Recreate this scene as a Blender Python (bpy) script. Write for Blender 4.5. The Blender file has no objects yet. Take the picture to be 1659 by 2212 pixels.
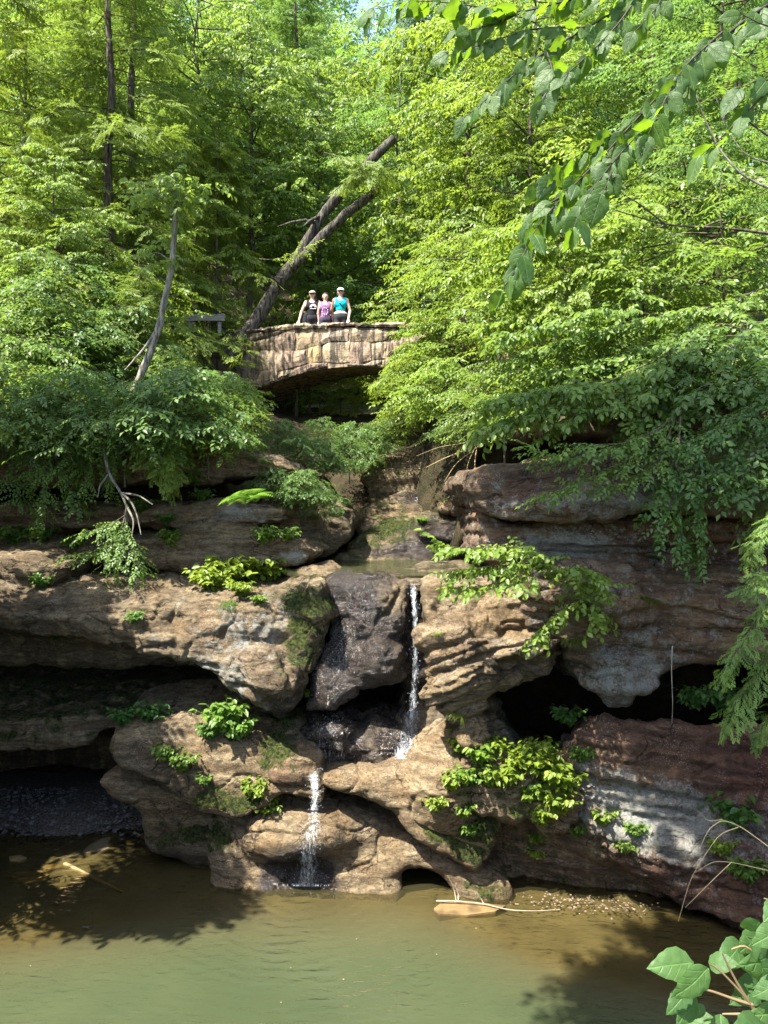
import bpy, math, random
import numpy as np
from mathutils import Vector, Matrix

# ------------------------------------------------------------------ camera, sky, sun
scene = bpy.context.scene
COL = scene.collection
H = 6.2                                   # eye height above the pool
cam_d = bpy.data.cameras.new('camera')
cam = bpy.data.objects.new('camera', cam_d); COL.objects.link(cam)
cam.location = (0, 0, H); cam.rotation_euler = (math.radians(90), 0, 0)
cam_d.sensor_fit = 'HORIZONTAL'; cam_d.sensor_width = 36.0; cam_d.lens = 36.0
cam_d.shift_y = -26.0/768.0
cam_d.clip_start = 0.05; cam_d.clip_end = 1000
scene.camera = cam

SUN = Vector((-0.41, -0.31, 0.86)).normalized()      # towards the sun
world = bpy.data.worlds.new('World'); scene.world = world; world.use_nodes = True
wn = world.node_tree.nodes; wl = world.node_tree.links
bg = wn['Background']
sky = wn.new('ShaderNodeTexSky'); sky.sky_type = 'NISHITA'; sky.sun_disc = False
sky.sun_elevation = math.asin(SUN.z); sky.sun_rotation = math.atan2(SUN.x, SUN.y)
sky.air_density = 1.0; sky.dust_density = 1.5; sky.ozone_density = 1.0
wl.new(sky.outputs['Color'], bg.inputs['Color']); bg.inputs['Strength'].default_value = 0.14
sun_d = bpy.data.lights.new('sun', 'SUN'); sun_d.energy = 5.0; sun_d.angle = math.radians(0.53)
sun_d.color = (1.0, 0.95, 0.86)
sun_o = bpy.data.objects.new('sun', sun_d); COL.objects.link(sun_o)
sun_o.rotation_euler = (-SUN).to_track_quat('-Z', 'Y').to_euler(); sun_o.location = (-20, -20, 40)
scene.view_settings.view_transform = 'Standard'; scene.view_settings.look = 'None'
scene.view_settings.exposure = 2.15; scene.view_settings.gamma = 1.0
scene.view_settings.use_curve_mapping = False
scene.render.engine = 'CYCLES'
cy = scene.cycles
cy.max_bounces = 7; cy.diffuse_bounces = 4; cy.glossy_bounces = 3; cy.transmission_bounces = 5
cy.transparent_max_bounces = 12; cy.caustics_reflective = False; cy.caustics_refractive = False
cy.sample_clamp_indirect = 6.0
cy.use_denoising = True
try:
    cy.denoiser = 'OPENIMAGEDENOISE'; cy.denoising_prefilter = 'ACCURATE'
except Exception: pass

# ------------------------------------------------------------------ helpers
rng = np.random.default_rng(7)
random.seed(7)
K = 1658.0
def W(dx, dy, Y):
    """a measured picture point at a chosen distance -> a place in the world"""
    return Vector(((dx-829.5)/K*Y, Y, H+(1050.0-dy)/K*Y))
def ARR(pts, Y):
    p = np.asarray(pts, float)
    return np.stack([(p[:,0]-829.5)/K*Y, H+(1050.0-p[:,1])/K*Y], 1)

def tag(o, label=None, cat=None, group=None, kind=None):
    if label: o['label'] = label
    if cat: o['category'] = cat
    if group: o['group'] = group
    if kind: o['kind'] = kind
    return o
def empty(name, loc=(0,0,0), rz=0.0):
    o = bpy.data.objects.new(name, None); COL.objects.link(o)
    o.location = loc; o.rotation_euler = (0,0,rz); o.empty_display_size = 0.2
    return o
def link(name, me, parent=None):
    o = bpy.data.objects.new(name, me); COL.objects.link(o)
    if parent is not None: o.parent = parent
    return o
def np_mesh(name, V, F, mats=(), smooth=True, attrs=None, mat_idx=None):
    """V (n,3), F (m,3) or (m,4) arrays -> mesh"""
    V = np.asarray(V, np.float32); F = np.asarray(F, np.int32)
    me = bpy.data.meshes.new(name)
    me.vertices.add(len(V)); me.vertices.foreach_set('co', V.ravel())
    k = F.shape[1]
    me.loops.add(F.size); me.loops.foreach_set('vertex_index', F.ravel())
    me.polygons.add(len(F))
    me.polygons.foreach_set('loop_start', np.arange(0, F.size, k, dtype=np.int32))
    try: me.polygons.foreach_set('loop_total', np.full(len(F), k, np.int32))
    except Exception: pass
    me.polygons.foreach_set('use_smooth', np.full(len(F), smooth, bool))
    for m in (mats if isinstance(mats, (list, tuple)) else [mats]): me.materials.append(m)
    if mat_idx is not None: me.polygons.foreach_set('material_index', np.asarray(mat_idx, np.int32))
    me.update(calc_edges=True)
    for n, a in (attrs or {}).items():
        at = me.attributes.new(n, 'FLOAT', 'POINT'); at.data.foreach_set('value', np.asarray(a, np.float32))
    return me
_R = np.random.default_rng(3).random((64,64,64)).astype(np.float32)*2-1
def vnoise(P, s=1.0, off=0.0):
    """smooth value noise on points (n,3)"""
    q = np.asarray(P, np.float32)*s + off
    i = np.floor(q).astype(np.int32); f = q-i; f = f*f*(3-2*f)
    i0 = i & 63; i1 = (i+1) & 63
    x0,y0,z0 = i0.T; x1,y1,z1 = i1.T; fx,fy,fz = f.T
    a = _R[x0,y0,z0]*(1-fx)+_R[x1,y0,z0]*fx; b = _R[x0,y1,z0]*(1-fx)+_R[x1,y1,z0]*fx
    c = _R[x0,y0,z1]*(1-fx)+_R[x1,y0,z1]*fx; d = _R[x0,y1,z1]*(1-fx)+_R[x1,y1,z1]*fx
    return (a*(1-fy)+b*fy)*(1-fz)+(c*(1-fy)+d*fy)*fz
def fbm(P, s=1.0, off=0.0, oct=4, g=0.5):
    r = 0; a = 1.0
    for k in range(oct):
        r = r + a*vnoise(P, s*2.03**k, off+17.3*k); a *= g
    return r

# ------------------------------------------------------------------ node helpers
def new_mat(name):
    m = bpy.data.materials.new(name); m.use_nodes = True
    nt = m.node_tree; nt.nodes.clear()
    return m, nt
class NT:
    def __init__(s, nt): s.nt = nt; s.n = nt.nodes; s.l = nt.links
    def node(s, t, **kw):
        n = s.n.new(t)
        for k, v in kw.items(): setattr(n, k, v)
        return n
    def put(s, sock, v):
        if isinstance(v, bpy.types.NodeSocket): s.l.new(v, sock)
        elif v is not None:
            try: sock.default_value = v
            except Exception: sock.default_value = (*v, 1.0)
    def math(s, op, a, b=None, c=None, clamp=False):
        n = s.node('ShaderNodeMath', operation=op, use_clamp=clamp)
        s.put(n.inputs[0], a); s.put(n.inputs[1], b)
        if c is not None: s.put(n.inputs[2], c)
        return n.outputs[0]
    def mix(s, f, a, b, blend='MIX'):
        n = s.node('ShaderNodeMix', data_type='RGBA', blend_type=blend)
        s.put(n.inputs[0], f); s.put(n.inputs[6], a if not isinstance(a, tuple) else (*a[:3], 1.0)); s.put(n.inputs[7], b if not isinstance(b, tuple) else (*b[:3], 1.0))
        return n.outputs[2]
    def mixf(s, f, a, b):
        n = s.node('ShaderNodeMix', data_type='FLOAT')
        s.put(n.inputs[0], f); s.put(n.inputs[2], a); s.put(n.inputs[3], b)
        return n.outputs[0]
    def ramp(s, v, lo, hi, a=0.0, b=1.0):
        n = s.node('ShaderNodeMapRange', interpolation_type='SMOOTHSTEP')
        s.put(n.inputs['Value'], v); s.put(n.inputs['From Min'], lo); s.put(n.inputs['From Max'], hi)
        s.put(n.inputs['To Min'], a); s.put(n.inputs['To Max'], b)
        return n.outputs[0]
    def noise(s, vec, scale, detail=4.0, rough=0.55, dist=0.0):
        n = s.node('ShaderNodeTexNoise'); s.put(n.inputs['Vector'], vec)
        s.put(n.inputs['Scale'], scale); s.put(n.inputs['Detail'], detail); s.put(n.inputs['Roughness'], rough); s.put(n.inputs['Distortion'], dist)
        return n.outputs['Fac']
    def voro(s, vec, scale, feature='F1', out='Distance', rand=1.0):
        n = s.node('ShaderNodeTexVoronoi', feature=feature); s.put(n.inputs['Vector'], vec); s.put(n.inputs['Scale'], scale)
        s.put(n.inputs['Randomness'], rand)
        return n.outputs[out]
    def mapping(s, vec, scale=(1,1,1), rot=(0,0,0), loc=(0,0,0)):
        n = s.node('ShaderNodeMapping'); s.put(n.inputs['Vector'], vec)
        n.inputs['Scale'].default_value = scale; n.inputs['Rotation'].default_value = rot; n.inputs['Location'].default_value = loc
        return n.outputs[0]
    def attr(s, name): return s.node('ShaderNodeAttribute', attribute_name=name).outputs['Fac']
    def bump(s, h, strength=0.5, dist=0.02, normal=None):
        n = s.node('ShaderNodeBump'); s.put(n.inputs['Height'], h); n.inputs['Strength'].default_value = strength; n.inputs['Distance'].default_value = dist
        if normal is not None: s.put(n.inputs['Normal'], normal)
        return n.outputs[0]
    def out(s, sh):
        o = s.node('ShaderNodeOutputMaterial'); s.l.new(sh, o.inputs['Surface'])
    def principled(s, col, rough=0.8, spec=0.4, normal=None, **kw):
        n = s.node('ShaderNodeBsdfPrincipled'); s.put(n.inputs['Base Color'], col if not isinstance(col, tuple) else (*col[:3],1.0)); s.put(n.inputs['Roughness'], rough)
        s.put(n.inputs['Specular IOR Level'], spec)
        if normal is not None: s.put(n.inputs['Normal'], normal)
        for k, v in kw.items(): s.put(n.inputs[k], v)
        return n.outputs[0]
def simple_mat(name, col, rough=0.8, var=0.25, scale=12.0, spec=0.3, bump=0.0, stretch=(1,1,1)):
    m, nt = new_mat(name); t = NT(nt)
    tc = t.node('ShaderNodeTexCoord').outputs['Object']
    v = t.mapping(tc, stretch)
    nz = t.noise(v, scale, 5)
    c = t.mix(t.ramp(nz, 0.3, 0.7), tuple(x*(1-var) for x in col), tuple(min(1, x*(1+var)) for x in col))
    nrm = t.bump(nz, bump, 0.02) if bump else None
    t.out(t.principled(c, rough, spec, nrm))
    return m
# ------------------------------------------------------------------ sandstone
def make_sandstone():
    m, nt = new_mat('sandstone'); t = NT(nt)
    pos = t.node('ShaderNodeNewGeometry').outputs['Position']
    lich, moss, wet, red, dark, strat = (t.attr(a) for a in ('lichen','moss','wet','red','dark','strat'))
    band = t.noise(t.mapping(pos, (0.5,0.5,5.0), (0.10,0.08,0)), 1.6, 6, 0.6, 0.4)
    fine = t.noise(t.mapping(pos, (1,1,3.0), (0.1,0.06,0)), 9.0, 6, 0.65)
    blot = t.noise(pos, 1.3, 5, 0.6)
    c = t.mix(t.ramp(band, 0.32, 0.66), (0.138,0.092,0.046), (0.36,0.276,0.160))
    c = t.mix(t.ramp(blot, 0.42, 0.62, 0, 0.55), c, (0.26,0.168,0.078))
    c = t.mix(t.ramp(fine, 0.35, 0.62, 0.6, 0.0), c, (0.050,0.036,0.024))
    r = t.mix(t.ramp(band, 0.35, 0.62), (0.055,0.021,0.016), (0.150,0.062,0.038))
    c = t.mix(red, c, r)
    sp = t.noise(pos, 26.0, 5, 0.8); c = t.mix(t.ramp(sp, 0.50, 0.66, 0, 0.75), c, t.mix(1.0, c, (0.42,0.38,0.34), 'MULTIPLY'))
    c = t.mix(t.ramp(sp, 0.46, 0.34, 0, 0.45), c, t.mix(1.0, c, (1.55,1.55,1.6), 'MULTIPLY'))
    wp_ = t.node('ShaderNodeVectorMath', operation='ADD'); t.put(wp_.inputs[0], pos)
    nv = t.node('ShaderNodeTexNoise'); t.put(nv.inputs['Vector'], pos); t.put(nv.inputs['Scale'], 2.2); t.put(nv.inputs['Detail'], 3.0)
    sc_ = t.node('ShaderNodeVectorMath', operation='SCALE'); t.l.new(nv.outputs['Color'], sc_.inputs[0]); sc_.inputs['Scale'].default_value = 0.55
    t.l.new(sc_.outputs[0], wp_.inputs[1])
    ck = t.voro(t.mapping(wp_.outputs[0], (0.55,0.55,2.1), (0.12,0.1,0)), 2.3, 'DISTANCE_TO_EDGE')
    crk = t.math('MULTIPLY', t.ramp(ck, 0.0, 0.028, 1, 0), t.ramp(t.noise(pos, 1.7, 3), 0.44, 0.58))
    c = t.mix(t.math('MULTIPLY', crk, 0.85), c, (0.020,0.014,0.009))
    pit = t.ramp(t.voro(t.mapping(pos,(1,1,1.6)), 15.0), 0.10, 0.24, 1, 0); pit = t.math('MULTIPLY', pit, t.ramp(t.noise(pos, 2.6, 3), 0.48, 0.62))
    c = t.mix(t.math('MULTIPLY', pit, 0.7), c, (0.03,0.021,0.013))
    wsp = t.ramp(t.voro(pos, 34.0), 0.16, 0.28, 1, 0); wsp = t.math('MULTIPLY', wsp, t.ramp(t.noise(pos, 1.9, 4), 0.46, 0.60))
    c = t.mix(t.math('MULTIPLY', wsp, 0.6), c, (0.45,0.43,0.38))
    # dark biofilm stains down the face, also painted to deepen shaded recesses
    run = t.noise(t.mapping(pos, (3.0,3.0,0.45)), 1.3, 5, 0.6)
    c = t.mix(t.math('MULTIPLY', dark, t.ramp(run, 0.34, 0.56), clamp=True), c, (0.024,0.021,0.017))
    # crustose lichen: small pale discs in drifts
    l1 = t.voro(pos, 17.0); l2 = t.noise(pos, 2.3, 4, 0.65); l3 = t.noise(pos, 28.0, 3, 0.7)
    lm = t.math('MULTIPLY', t.ramp(t.math('ADD', t.math('MULTIPLY', l3, 0.75), t.math('MULTIPLY', l2, 0.65)), t.mixf(lich, 1.02, 0.58), t.mixf(lich, 1.12, 0.70)), t.ramp(l1, 0.50, 0.30))
    lc = t.mix(t.ramp(t.noise(pos, 1.1, 2), 0.42, 0.58), (0.46,0.43,0.385), (0.29,0.325,0.29))
    c = t.mix(lm, c, lc)
    pale = t.ramp(t.math('ADD', t.math('MULTIPLY', lich, 0.42), t.math('ADD', t.math('MULTIPLY', t.noise(pos, 3.2, 7, 0.75), 0.6), t.math('MULTIPLY', t.noise(pos, 13.0, 5, 0.75), 0.4))), 0.67, 0.80)
    c = t.mix(t.math('MULTIPLY', pale, 0.70), c, t.mix(t.ramp(sp, 0.4, 0.6), (0.20,0.215,0.19), (0.33,0.34,0.30)))
    mn = t.math('ADD', t.noise(pos, 4.0, 6, 0.7), t.math('MULTIPLY', moss, 0.72))
    mm = t.ramp(mn, 0.80, 0.98)
    mc = t.mix(t.ramp(t.noise(pos, 22.0, 3), 0.38, 0.62), (0.032,0.048,0.009), (0.120,0.145,0.026))
    c = t.mix(mm, c, mc)
    wn_ = t.ramp(t.math('ADD', wet, t.math('MULTIPLY', t.math('SUBTRACT', t.noise(pos, 3.0, 4), 0.5), 0.9)), 0.30, 0.75)
    c = t.mix(wn_, c, t.mix(t.ramp(fine, 0.3, 0.7), (0.010,0.007,0.005), (0.040,0.027,0.018)))
    c = t.mix(t.math('MULTIPLY', wn_, t.ramp(t.noise(pos, 34.0, 4, 0.8), 0.56, 0.68)), c, (0.17,0.145,0.125))  # pale mineral flecks in the colour that also stand in for wet glints
    rough = t.mixf(wn_, 0.88, 0.13)
    hgt = t.math('ADD', t.math('MULTIPLY', band, strat), t.math('ADD', t.math('MULTIPLY', fine, 0.55), t.math('MULTIPLY', t.noise(pos, 42.0, 5, 0.75), 0.40)))
    hgt = t.math('ADD', hgt, t.math('ADD', t.math('MULTIPLY', mm, t.noise(pos, 60.0, 3)), t.math('MULTIPLY', lm, 0.12)))
    nrm = t.bump(t.math('ADD', hgt, t.math('ADD', t.math('MULTIPLY', sp, -0.5), t.math('MULTIPLY', t.math('MAXIMUM', crk, pit), -0.9))), 1.0, 0.075)
    nrm = t.bump(t.noise(pos, 30.0, 5, 0.75), t_wet_strength, 0.05, nrm)
    t.out(t.principled(c, rough, t.mixf(wn_, 0.25, 0.7), nrm))
    return m
t_wet_strength = 0.75
SAND = make_sandstone()

# ------------------------------------------------------------------ signed-distance rock builder
def smooth_poly(p, n=5):
    """Catmull-Rom through a closed outline"""
    p = np.asarray(p, float); N = len(p); out = []
    for i in range(N):
        a,b,c,d = p[i-1], p[i], p[(i+1)%N], p[(i+2)%N]
        for k in range(n):
            u = k/n
            out.append(0.5*((2*b)+(c-a)*u+(2*a-5*b+4*c-d)*u*u+(3*b-a-3*c+d)*u**3))
    return np.array(out)
def sd_poly(P, poly):
    """signed distance of points (n,2) to a polygon, negative inside"""
    d = np.full(len(P), 1e9); ins = np.zeros(len(P), bool)
    a = poly; b = np.roll(poly, -1, 0)
    for i in range(len(a)):
        e = b[i]-a[i]; w = P-a[i]
        L = max(e@e, 1e-12)
        h = np.clip((w@e)/L, 0, 1)
        q = w-h[:,None]*e
        d = np.minimum(d, (q*q).sum(1))
        c1 = (P[:,1] >= a[i][1]) != (P[:,1] >= b[i][1])
        if abs(e[1]) > 1e-12:
            xi = a[i][0]+(P[:,1]-a[i][1])/e[1]*e[0]
            ins ^= c1 & (P[:,0] < xi)
    d = np.sqrt(d); d[ins] *= -1
    return d
def smin(a, b, k):
    h = np.clip(0.5+0.5*(b-a)/k, 0, 1)
    return b*(1-h)+a*h-k*h*(1-h)
def surface_nets(f, org, h):
    s = f < 0
    c = np.zeros(tuple(np.array(f.shape)-1), np.int8)
    sl = [slice(None,-1), slice(1,None)]
    corners = [(i,j,k) for i in (0,1) for j in (0,1) for k in (0,1)]
    for (i,j,k) in corners: c += s[sl[i],sl[j],sl[k]]
    act = (c > 0) & (c < 8)
    I = np.argwhere(act)
    fv = np.stack([f[I[:,0]+i, I[:,1]+j, I[:,2]+k] for (i,j,k) in corners], 1)
    acc = np.zeros((len(I),3)); cnt = np.zeros(len(I))
    C = np.array(corners, float)
    for a in range(8):
        for b in range(a+1,8):
            if np.abs(C[a]-C[b]).sum() != 1: continue
            m = (fv[:,a] < 0) != (fv[:,b] < 0)
            t = fv[m,a]/(fv[m,a]-fv[m,b])
            acc[m] += C[a]+t[:,None]*(C[b]-C[a]); cnt[m] += 1
    V = org+(I+acc/cnt[:,None])*h
    idx = np.full(c.shape, -1, np.int32); idx[act] = np.arange(len(I))
    Fs = []
    for ax in range(3):
        s0 = np.take(s, range(0, s.shape[ax]-1), ax); s1 = np.take(s, range(1, s.shape[ax]), ax)
        E = np.argwhere(s0 != s1)
        u, v = [(1,2),(2,0),(0,1)][ax]
        ok = (E[:,u] >= 1) & (E[:,v] >= 1) & (E[:,u] < c.shape[u]) & (E[:,v] < c.shape[v])
        E = E[ok]
        def at(du, dv):
            q = E.copy(); q[:,u] += du; q[:,v] += dv
            return idx[q[:,0],q[:,1],q[:,2]]
        q = np.stack([at(-1,-1), at(0,-1), at(0,0), at(-1,0)], 1)
        flip = ~s[E[:,0],E[:,1],E[:,2]]
        q[flip] = q[flip][:,::-1]
        Fs.append(q)
    return V, np.concatenate(Fs)

def rock_mesh(name, polys, adds=(), subs=(), h=0.04, k=0.18, strata=(0.05,3.0,0.0,0.0), lump=(0.10,0.9), rough=(0.045,3.5), paint=None, base=None, floor=-0.5, strat=0.8, crack=0.05):
    """polys: dicts p=[(dx,dy)..], Y, T, R, sh (rise per metre back), ax, az (front lean), ; adds/subs: (dx,dy,Y,rx,ry,rz)"""
    lo = np.array([1e9]*3); hi = -lo
    pw = []
    for q in polys:
        P = smooth_poly(ARR(q['p'], q['Y'])); pw.append(P)
        sh = q.get('sh',0.0); T = q['T']
        zz = [P[:,1].min(), P[:,1].max(), P[:,1].min()+sh*T, P[:,1].max()+sh*T]
        lean = abs(q.get('ax',0))*np.ptp(P[:,0])/2+abs(q.get('az',0))*np.ptp(P[:,1])/2
        lo = np.minimum(lo, [P[:,0].min(), q['Y']-lean, min(zz)]); hi = np.maximum(hi, [P[:,0].max(), q['Y']+T, max(zz)])
    ad = []
    for a in adds:
        c = np.array(W(a[0],a[1],a[2])); r = np.array(a[3:6]); ad.append((np.array(c), r)); lo = np.minimum(lo, c-r); hi = np.maximum(hi, c+r)
    lo -= 0.3; hi += 0.3; lo[2] = max(lo[2], floor)
    n = np.ceil((hi-lo)/h).astype(int)+1
    X = lo[0]+np.arange(n[0])*h; Yv = lo[1]+np.arange(n[1])*h; Z = lo[2]+np.arange(n[2])*h
    f = None
    for q, P in zip(polys, pw):
        sh = q.get('sh',0.0); R = q.get('R',0.3)*0.62
        Zx = np.arange(lo[2]-abs(sh)*q['T']-0.5, hi[2]+abs(sh)*q['T']+0.5, h)
        g = np.stack(np.meshgrid(X, Zx, indexing='ij'), -1).reshape(-1,2)
        D = sd_poly(g, P).reshape(len(X), len(Zx))
        xc = P[:,0].mean(); zc = P[:,1].mean()
        # sample at sheared height
        zs = Z[None,:]-sh*(Yv[:,None]-q['Y'])                   # (ny,nz)
        fi = np.clip((zs-Zx[0])/h, 0, len(Zx)-1.001); i0 = fi.astype(int); w = (fi-i0)
        d2 = D[:,i0]*(1-w)+D[:,i0+1]*w                           # (nx,ny,nz)
        yf = q['Y']+q.get('ax',0)*(X[:,None,None]-xc)+q.get('az',0)*(Z[None,None,:]-zc)
        b = yf-Yv[None,:,None]; bk = Yv[None,:,None]-(q['Y']+q['T'])
        A = d2+R; B = np.maximum(b, bk)+R
        s = np.minimum(np.maximum(A,B),0)+np.sqrt(np.maximum(A,0)**2+np.maximum(B,0)**2)-R
        f = s if f is None else smin(f, s, q.get('k', k))
    G = None
    for (c, r) in ad:
        e = np.sqrt(((X[:,None,None]-c[0])/r[0])**2+((Yv[None,:,None]-c[1])/r[1])**2+((Z[None,None,:]-c[2])/r[2])**2)
        f = smin(f, (e-1)*r.min(), k)
    for a in subs:
        c = np.array(W(a[0],a[1],a[2])); r = np.array(a[3:6])
        e = np.sqrt(((X[:,None,None]-c[0])/r[0])**2+((Yv[None,:,None]-c[1])/r[1])**2+((Z[None,None,:]-c[2])/r[2])**2)
        f = -smin(-f, (e-1)*r.min(), 0.08)
    f[:,:,0] = np.maximum(f[:,:,0], 0.01); f[0] = np.maximum(f[0], 0.01); f[-1] = np.maximum(f[-1], 0.01)
    f[:,0] = np.maximum(f[:,0], 0.01); f[:,-1] = np.maximum(f[:,-1], 0.01); f[:,:,-1] = np.maximum(f[:,:,-1], 0.01)
    V, F = surface_nets(f.astype(np.float32), lo, h)
    # normals from faces
    def normals(V):
        a = V[F[:,2]]-V[F[:,0]]; b = V[F[:,3]]-V[F[:,1]]; nn = np.cross(a,b)
        N = np.zeros_like(V)
        for j in range(4):
            for ax in range(3): N[:,ax] += np.bincount(F[:,j], nn[:,ax], len(V))
        return N/np.maximum(np.linalg.norm(N,axis=1,keepdims=True),1e-9)
    N = normals(V)
    hw = np.sqrt(N[:,0]**2+N[:,1]**2)
    amp, fr, dx, dy = strata
    d = lump[0]*fbm(V, lump[1], 5.1, 3)
    su = (V[:,2]+dx*V[:,0]+dy*V[:,1]+0.10*fbm(V,0.7,9.0,2))
    p1 = np.stack([0.22*V[:,0], 0.22*V[:,1], su*fr], 1)
    st = vnoise(p1, 1.0, 2.0); st = np.tanh(st*4.0)*0.75
    p2 = np.stack([0.5*V[:,0], 0.5*V[:,1], su*fr*2.9], 1)
    st2 = np.tanh(vnoise(p2, 1.0, 8.0)*3.5)*0.8
    d = d+hw*amp*(st+0.5*st2)+rough[0]*fbm(V, rough[1], 3.3, 4, 0.55)
    cn = vnoise(V*np.array([1,1,1.6],np.float32), 1.0, 31.0)+0.35*vnoise(V,3.1,37.0)
    d = d-crack*np.exp(-(cn/0.045)**2)
    bl = np.abs(vnoise(V,2.3,41.0)); d = d+rough[0]*1.3*(0.4-bl)
    b2 = np.abs(vnoise(V*np.array([1,1,1.7],np.float32),5.3,43.0)); d = d-rough[0]*0.55*np.maximum(0.32-b2,0)*2.2; d = d+rough[0]*0.25*fbm(V,14.0,47.0,2)
    V = V+N*d[:,None]
    N = normals(V)
    at = {n_: np.full(len(V), (base or {}).get(n_, 0.0)) for n_ in ('lichen','moss','wet','red','dark')}
    at['strat'] = np.full(len(V), strat)
    dxp = V[:,0]/V[:,1]*K+829.5; dyp = 1050-(V[:,2]-H)/V[:,1]*K
    for (ch, cx, cy_, rx, ry, val) in (paint or ()):
        x0, _, z0 = W(cx, cy_, float(np.median(V[:,1]))); ym = float(np.median(V[:,1]))
        g = np.exp(-(((V[:,0]-x0)/(rx/K*ym))**2+((V[:,2]-z0)/(ry/K*ym))**2))
        at[ch] = at[ch]+val*g
    for n_ in at: at[n_] = np.clip(at[n_], 0, 1.2)
    at['moss'] = at['moss']*np.clip(0.62+0.6*N[:,2], 0.25, 1.0)
    return np_mesh(name, V, F, [SAND], True, at)
def rock(name, label, cat, **kw):
    o = link(name, rock_mesh(name, **kw))
    tag(o, label, cat)
    return o
# ------------------------------------------------------------------ rock masses (outlines measured at their own distance)
# the hillside and stream bed behind the ledges
def ss(a, b, x): 
    t = np.clip((x-a)/(b-a), 0, 1); return t*t*(3-2*t)
def ground_z(x, y):
    x = np.asarray(x, float); y = np.asarray(y, float)
    zf = np.interp(y, [12,17,18.2,19.2,20.5,22,26,40,60,95], [4.3,4.40,4.6,5.4,6.7,8.0,8.6,12,20,32])
    zl = np.interp(y, [15,16.3,18,20.5,24,32,60,95], [6.3,7.0,7.8,8.4,10.0,13.5,27,42])
    zr = np.interp(y, [11,14,16.3,18,20.5,24,32,60,95], [6.2,6.9,8.0,9.0,9.7,10.4,14,27,42])
    xs = -0.9+0.05*(y-17)
    d = x-xs
    wl = np.interp(y, [15,18,22,30], [1.5,1.9,2.3,2.5]); wr = np.interp(y, [15,17,18.4,22,30], [2.0,1.9,1.0,1.4,2.5])
    l = ss(0, 1, (-d-wl)/1.6); r = ss(0, 1, (d-wr)/1.6)
    z = zf+(zl-zf)*l+(zr-zf)*r
    z = z+0.10*np.maximum(np.abs(d)-6, 0)
    return z
gx = np.concatenate([np.linspace(-70,-9,24), np.arange(-8.8,9.0,0.22), np.linspace(9.2,70,24)])
gy = np.concatenate([np.arange(16.3,27,0.25), np.linspace(27.5,110,50)])
GX, GY = np.meshgrid(gx, gy, indexing='ij')
GZ = ground_z(GX, GY)
P3 = np.stack([GX,GY,GZ],-1).reshape(-1,3)
GZ = GZ+0.22*fbm(P3,0.7,2.0,4).reshape(GZ.shape)*np.clip((GY-15)/3,0.3,1)
nx, ny = GZ.shape
gv = np.stack([GX,GY,GZ],-1).reshape(-1,3)
ii = np.arange(nx*ny).reshape(nx,ny)
gf = np.stack([ii[:-1,:-1],ii[1:,:-1],ii[1:,1:],ii[:-1,1:]],-1).reshape(-1,4)
# the drop below the bank: the back wall of the hollows
zs_ = np.linspace(0,1,26)
bv = []; xsb = gx
for k_, u in enumerate(zs_):
    zt = GZ[:,0]; zz = zt*(1-u)+(-0.8)*u
    yy = 16.3+0.35*np.sin(zz*2.1)+0.5*(u*(1-u))
    yy[...] = np.where(u == 0, 16.3, yy)
    q = np.stack([xsb, yy, zz],1); q[:,1] += (0.25*fbm(q,0.8,1.0,3) if u > 0 else 0); bv.append(q)
bv = np.concatenate(bv); off = len(gv); ni = len(xsb)
jj = np.arange(26*ni).reshape(26,ni)+off
bf = np.stack([jj[:-1,:-1],jj[1:,:-1],jj[1:,1:],jj[:-1,1:]],-1).reshape(-1,4)
def soil_mat():
    m, nt = new_mat('leafy_soil'); t = NT(nt)
    pos = t.node('ShaderNodeNewGeometry').outputs['Position']
    a = t.noise(pos, 2.2, 6, 0.7); b = t.noise(pos, 14, 5, 0.7)
    c = t.mix(t.ramp(a, 0.35, 0.65), (0.016,0.012,0.008), (0.050,0.036,0.021))
    c = t.mix(t.ramp(b, 0.5, 0.68), c, (0.025,0.045,0.012))
    t.out(t.principled(c, 0.95, 0.1, t.bump(b, 0.8, 0.08)))
    return m
SOIL = soil_mat()
hill = link('hillside', np_mesh('hillside', np.concatenate([gv,bv]), np.concatenate([gf,bf]), [SOIL]))
tag(hill, 'steep wooded hillside and gorge floor behind the falls', kind='structure')

R = {}
R['F'] = rock('rock_ledge', 'big sunlit lichen-spotted sandstone overhang left of the dark wet slab', 'rock ledge', h=0.027,
    strat=0.25, polys=[dict(p=[(-420,1250),(0,1262),(150,1258),(300,1272),(430,1285),(560,1285),(640,1262),(700,1262),(722,1300),(716,1345),(700,1395),(688,1440),(664,1462),(652,1500),(622,1528),(560,1518),(490,1494),(440,1458),(385,1440),(290,1412),(200,1384),(100,1364),(0,1352),(-420,1330)], Y=12.35, T=4.0, R=0.6, sh=0.0, ax=0.02, az=0.42),
           dict(p=[(-420,1280),(100,1290),(330,1300),(440,1330),(470,1400),(425,1452),(330,1452),(230,1462),(100,1455),(0,1450),(-420,1440)], Y=13.5, T=3.4, R=0.4, az=-0.7)],
    adds=[(585,1468,12.0,0.42,0.42,0.26),(560,1425,12.05,0.35,0.3,0.22),(560,1340,12.75,0.75,0.5,0.42),(680,1320,12.6,0.30,0.5,0.5),(150,1330,12.6,1.2,0.35,0.35)],
    subs=[(642,1432,11.85,0.26,0.40,0.19),(672,1490,11.9,0.14,0.4,0.24)],
    strata=(0.055,3.2,0.10,0.1), lump=(0.10,0.9), rough=(0.045,3.2),
    base=dict(lichen=0.27,moss=0.22,dark=0.30), paint=[('lichen',540,1410,110,70,0.30),('lichen',600,1300,110,50,0.25),('red',600,1350,60,50,0.15),('moss',690,1320,45,70,0.9),('moss',700,1265,60,25,0.5),('dark',60,1330,180,60,0.5),('dark',420,1400,80,60,0.3),('dark',650,1460,40,60,0.7),('moss',220,1340,140,40,0.35)])
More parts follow.
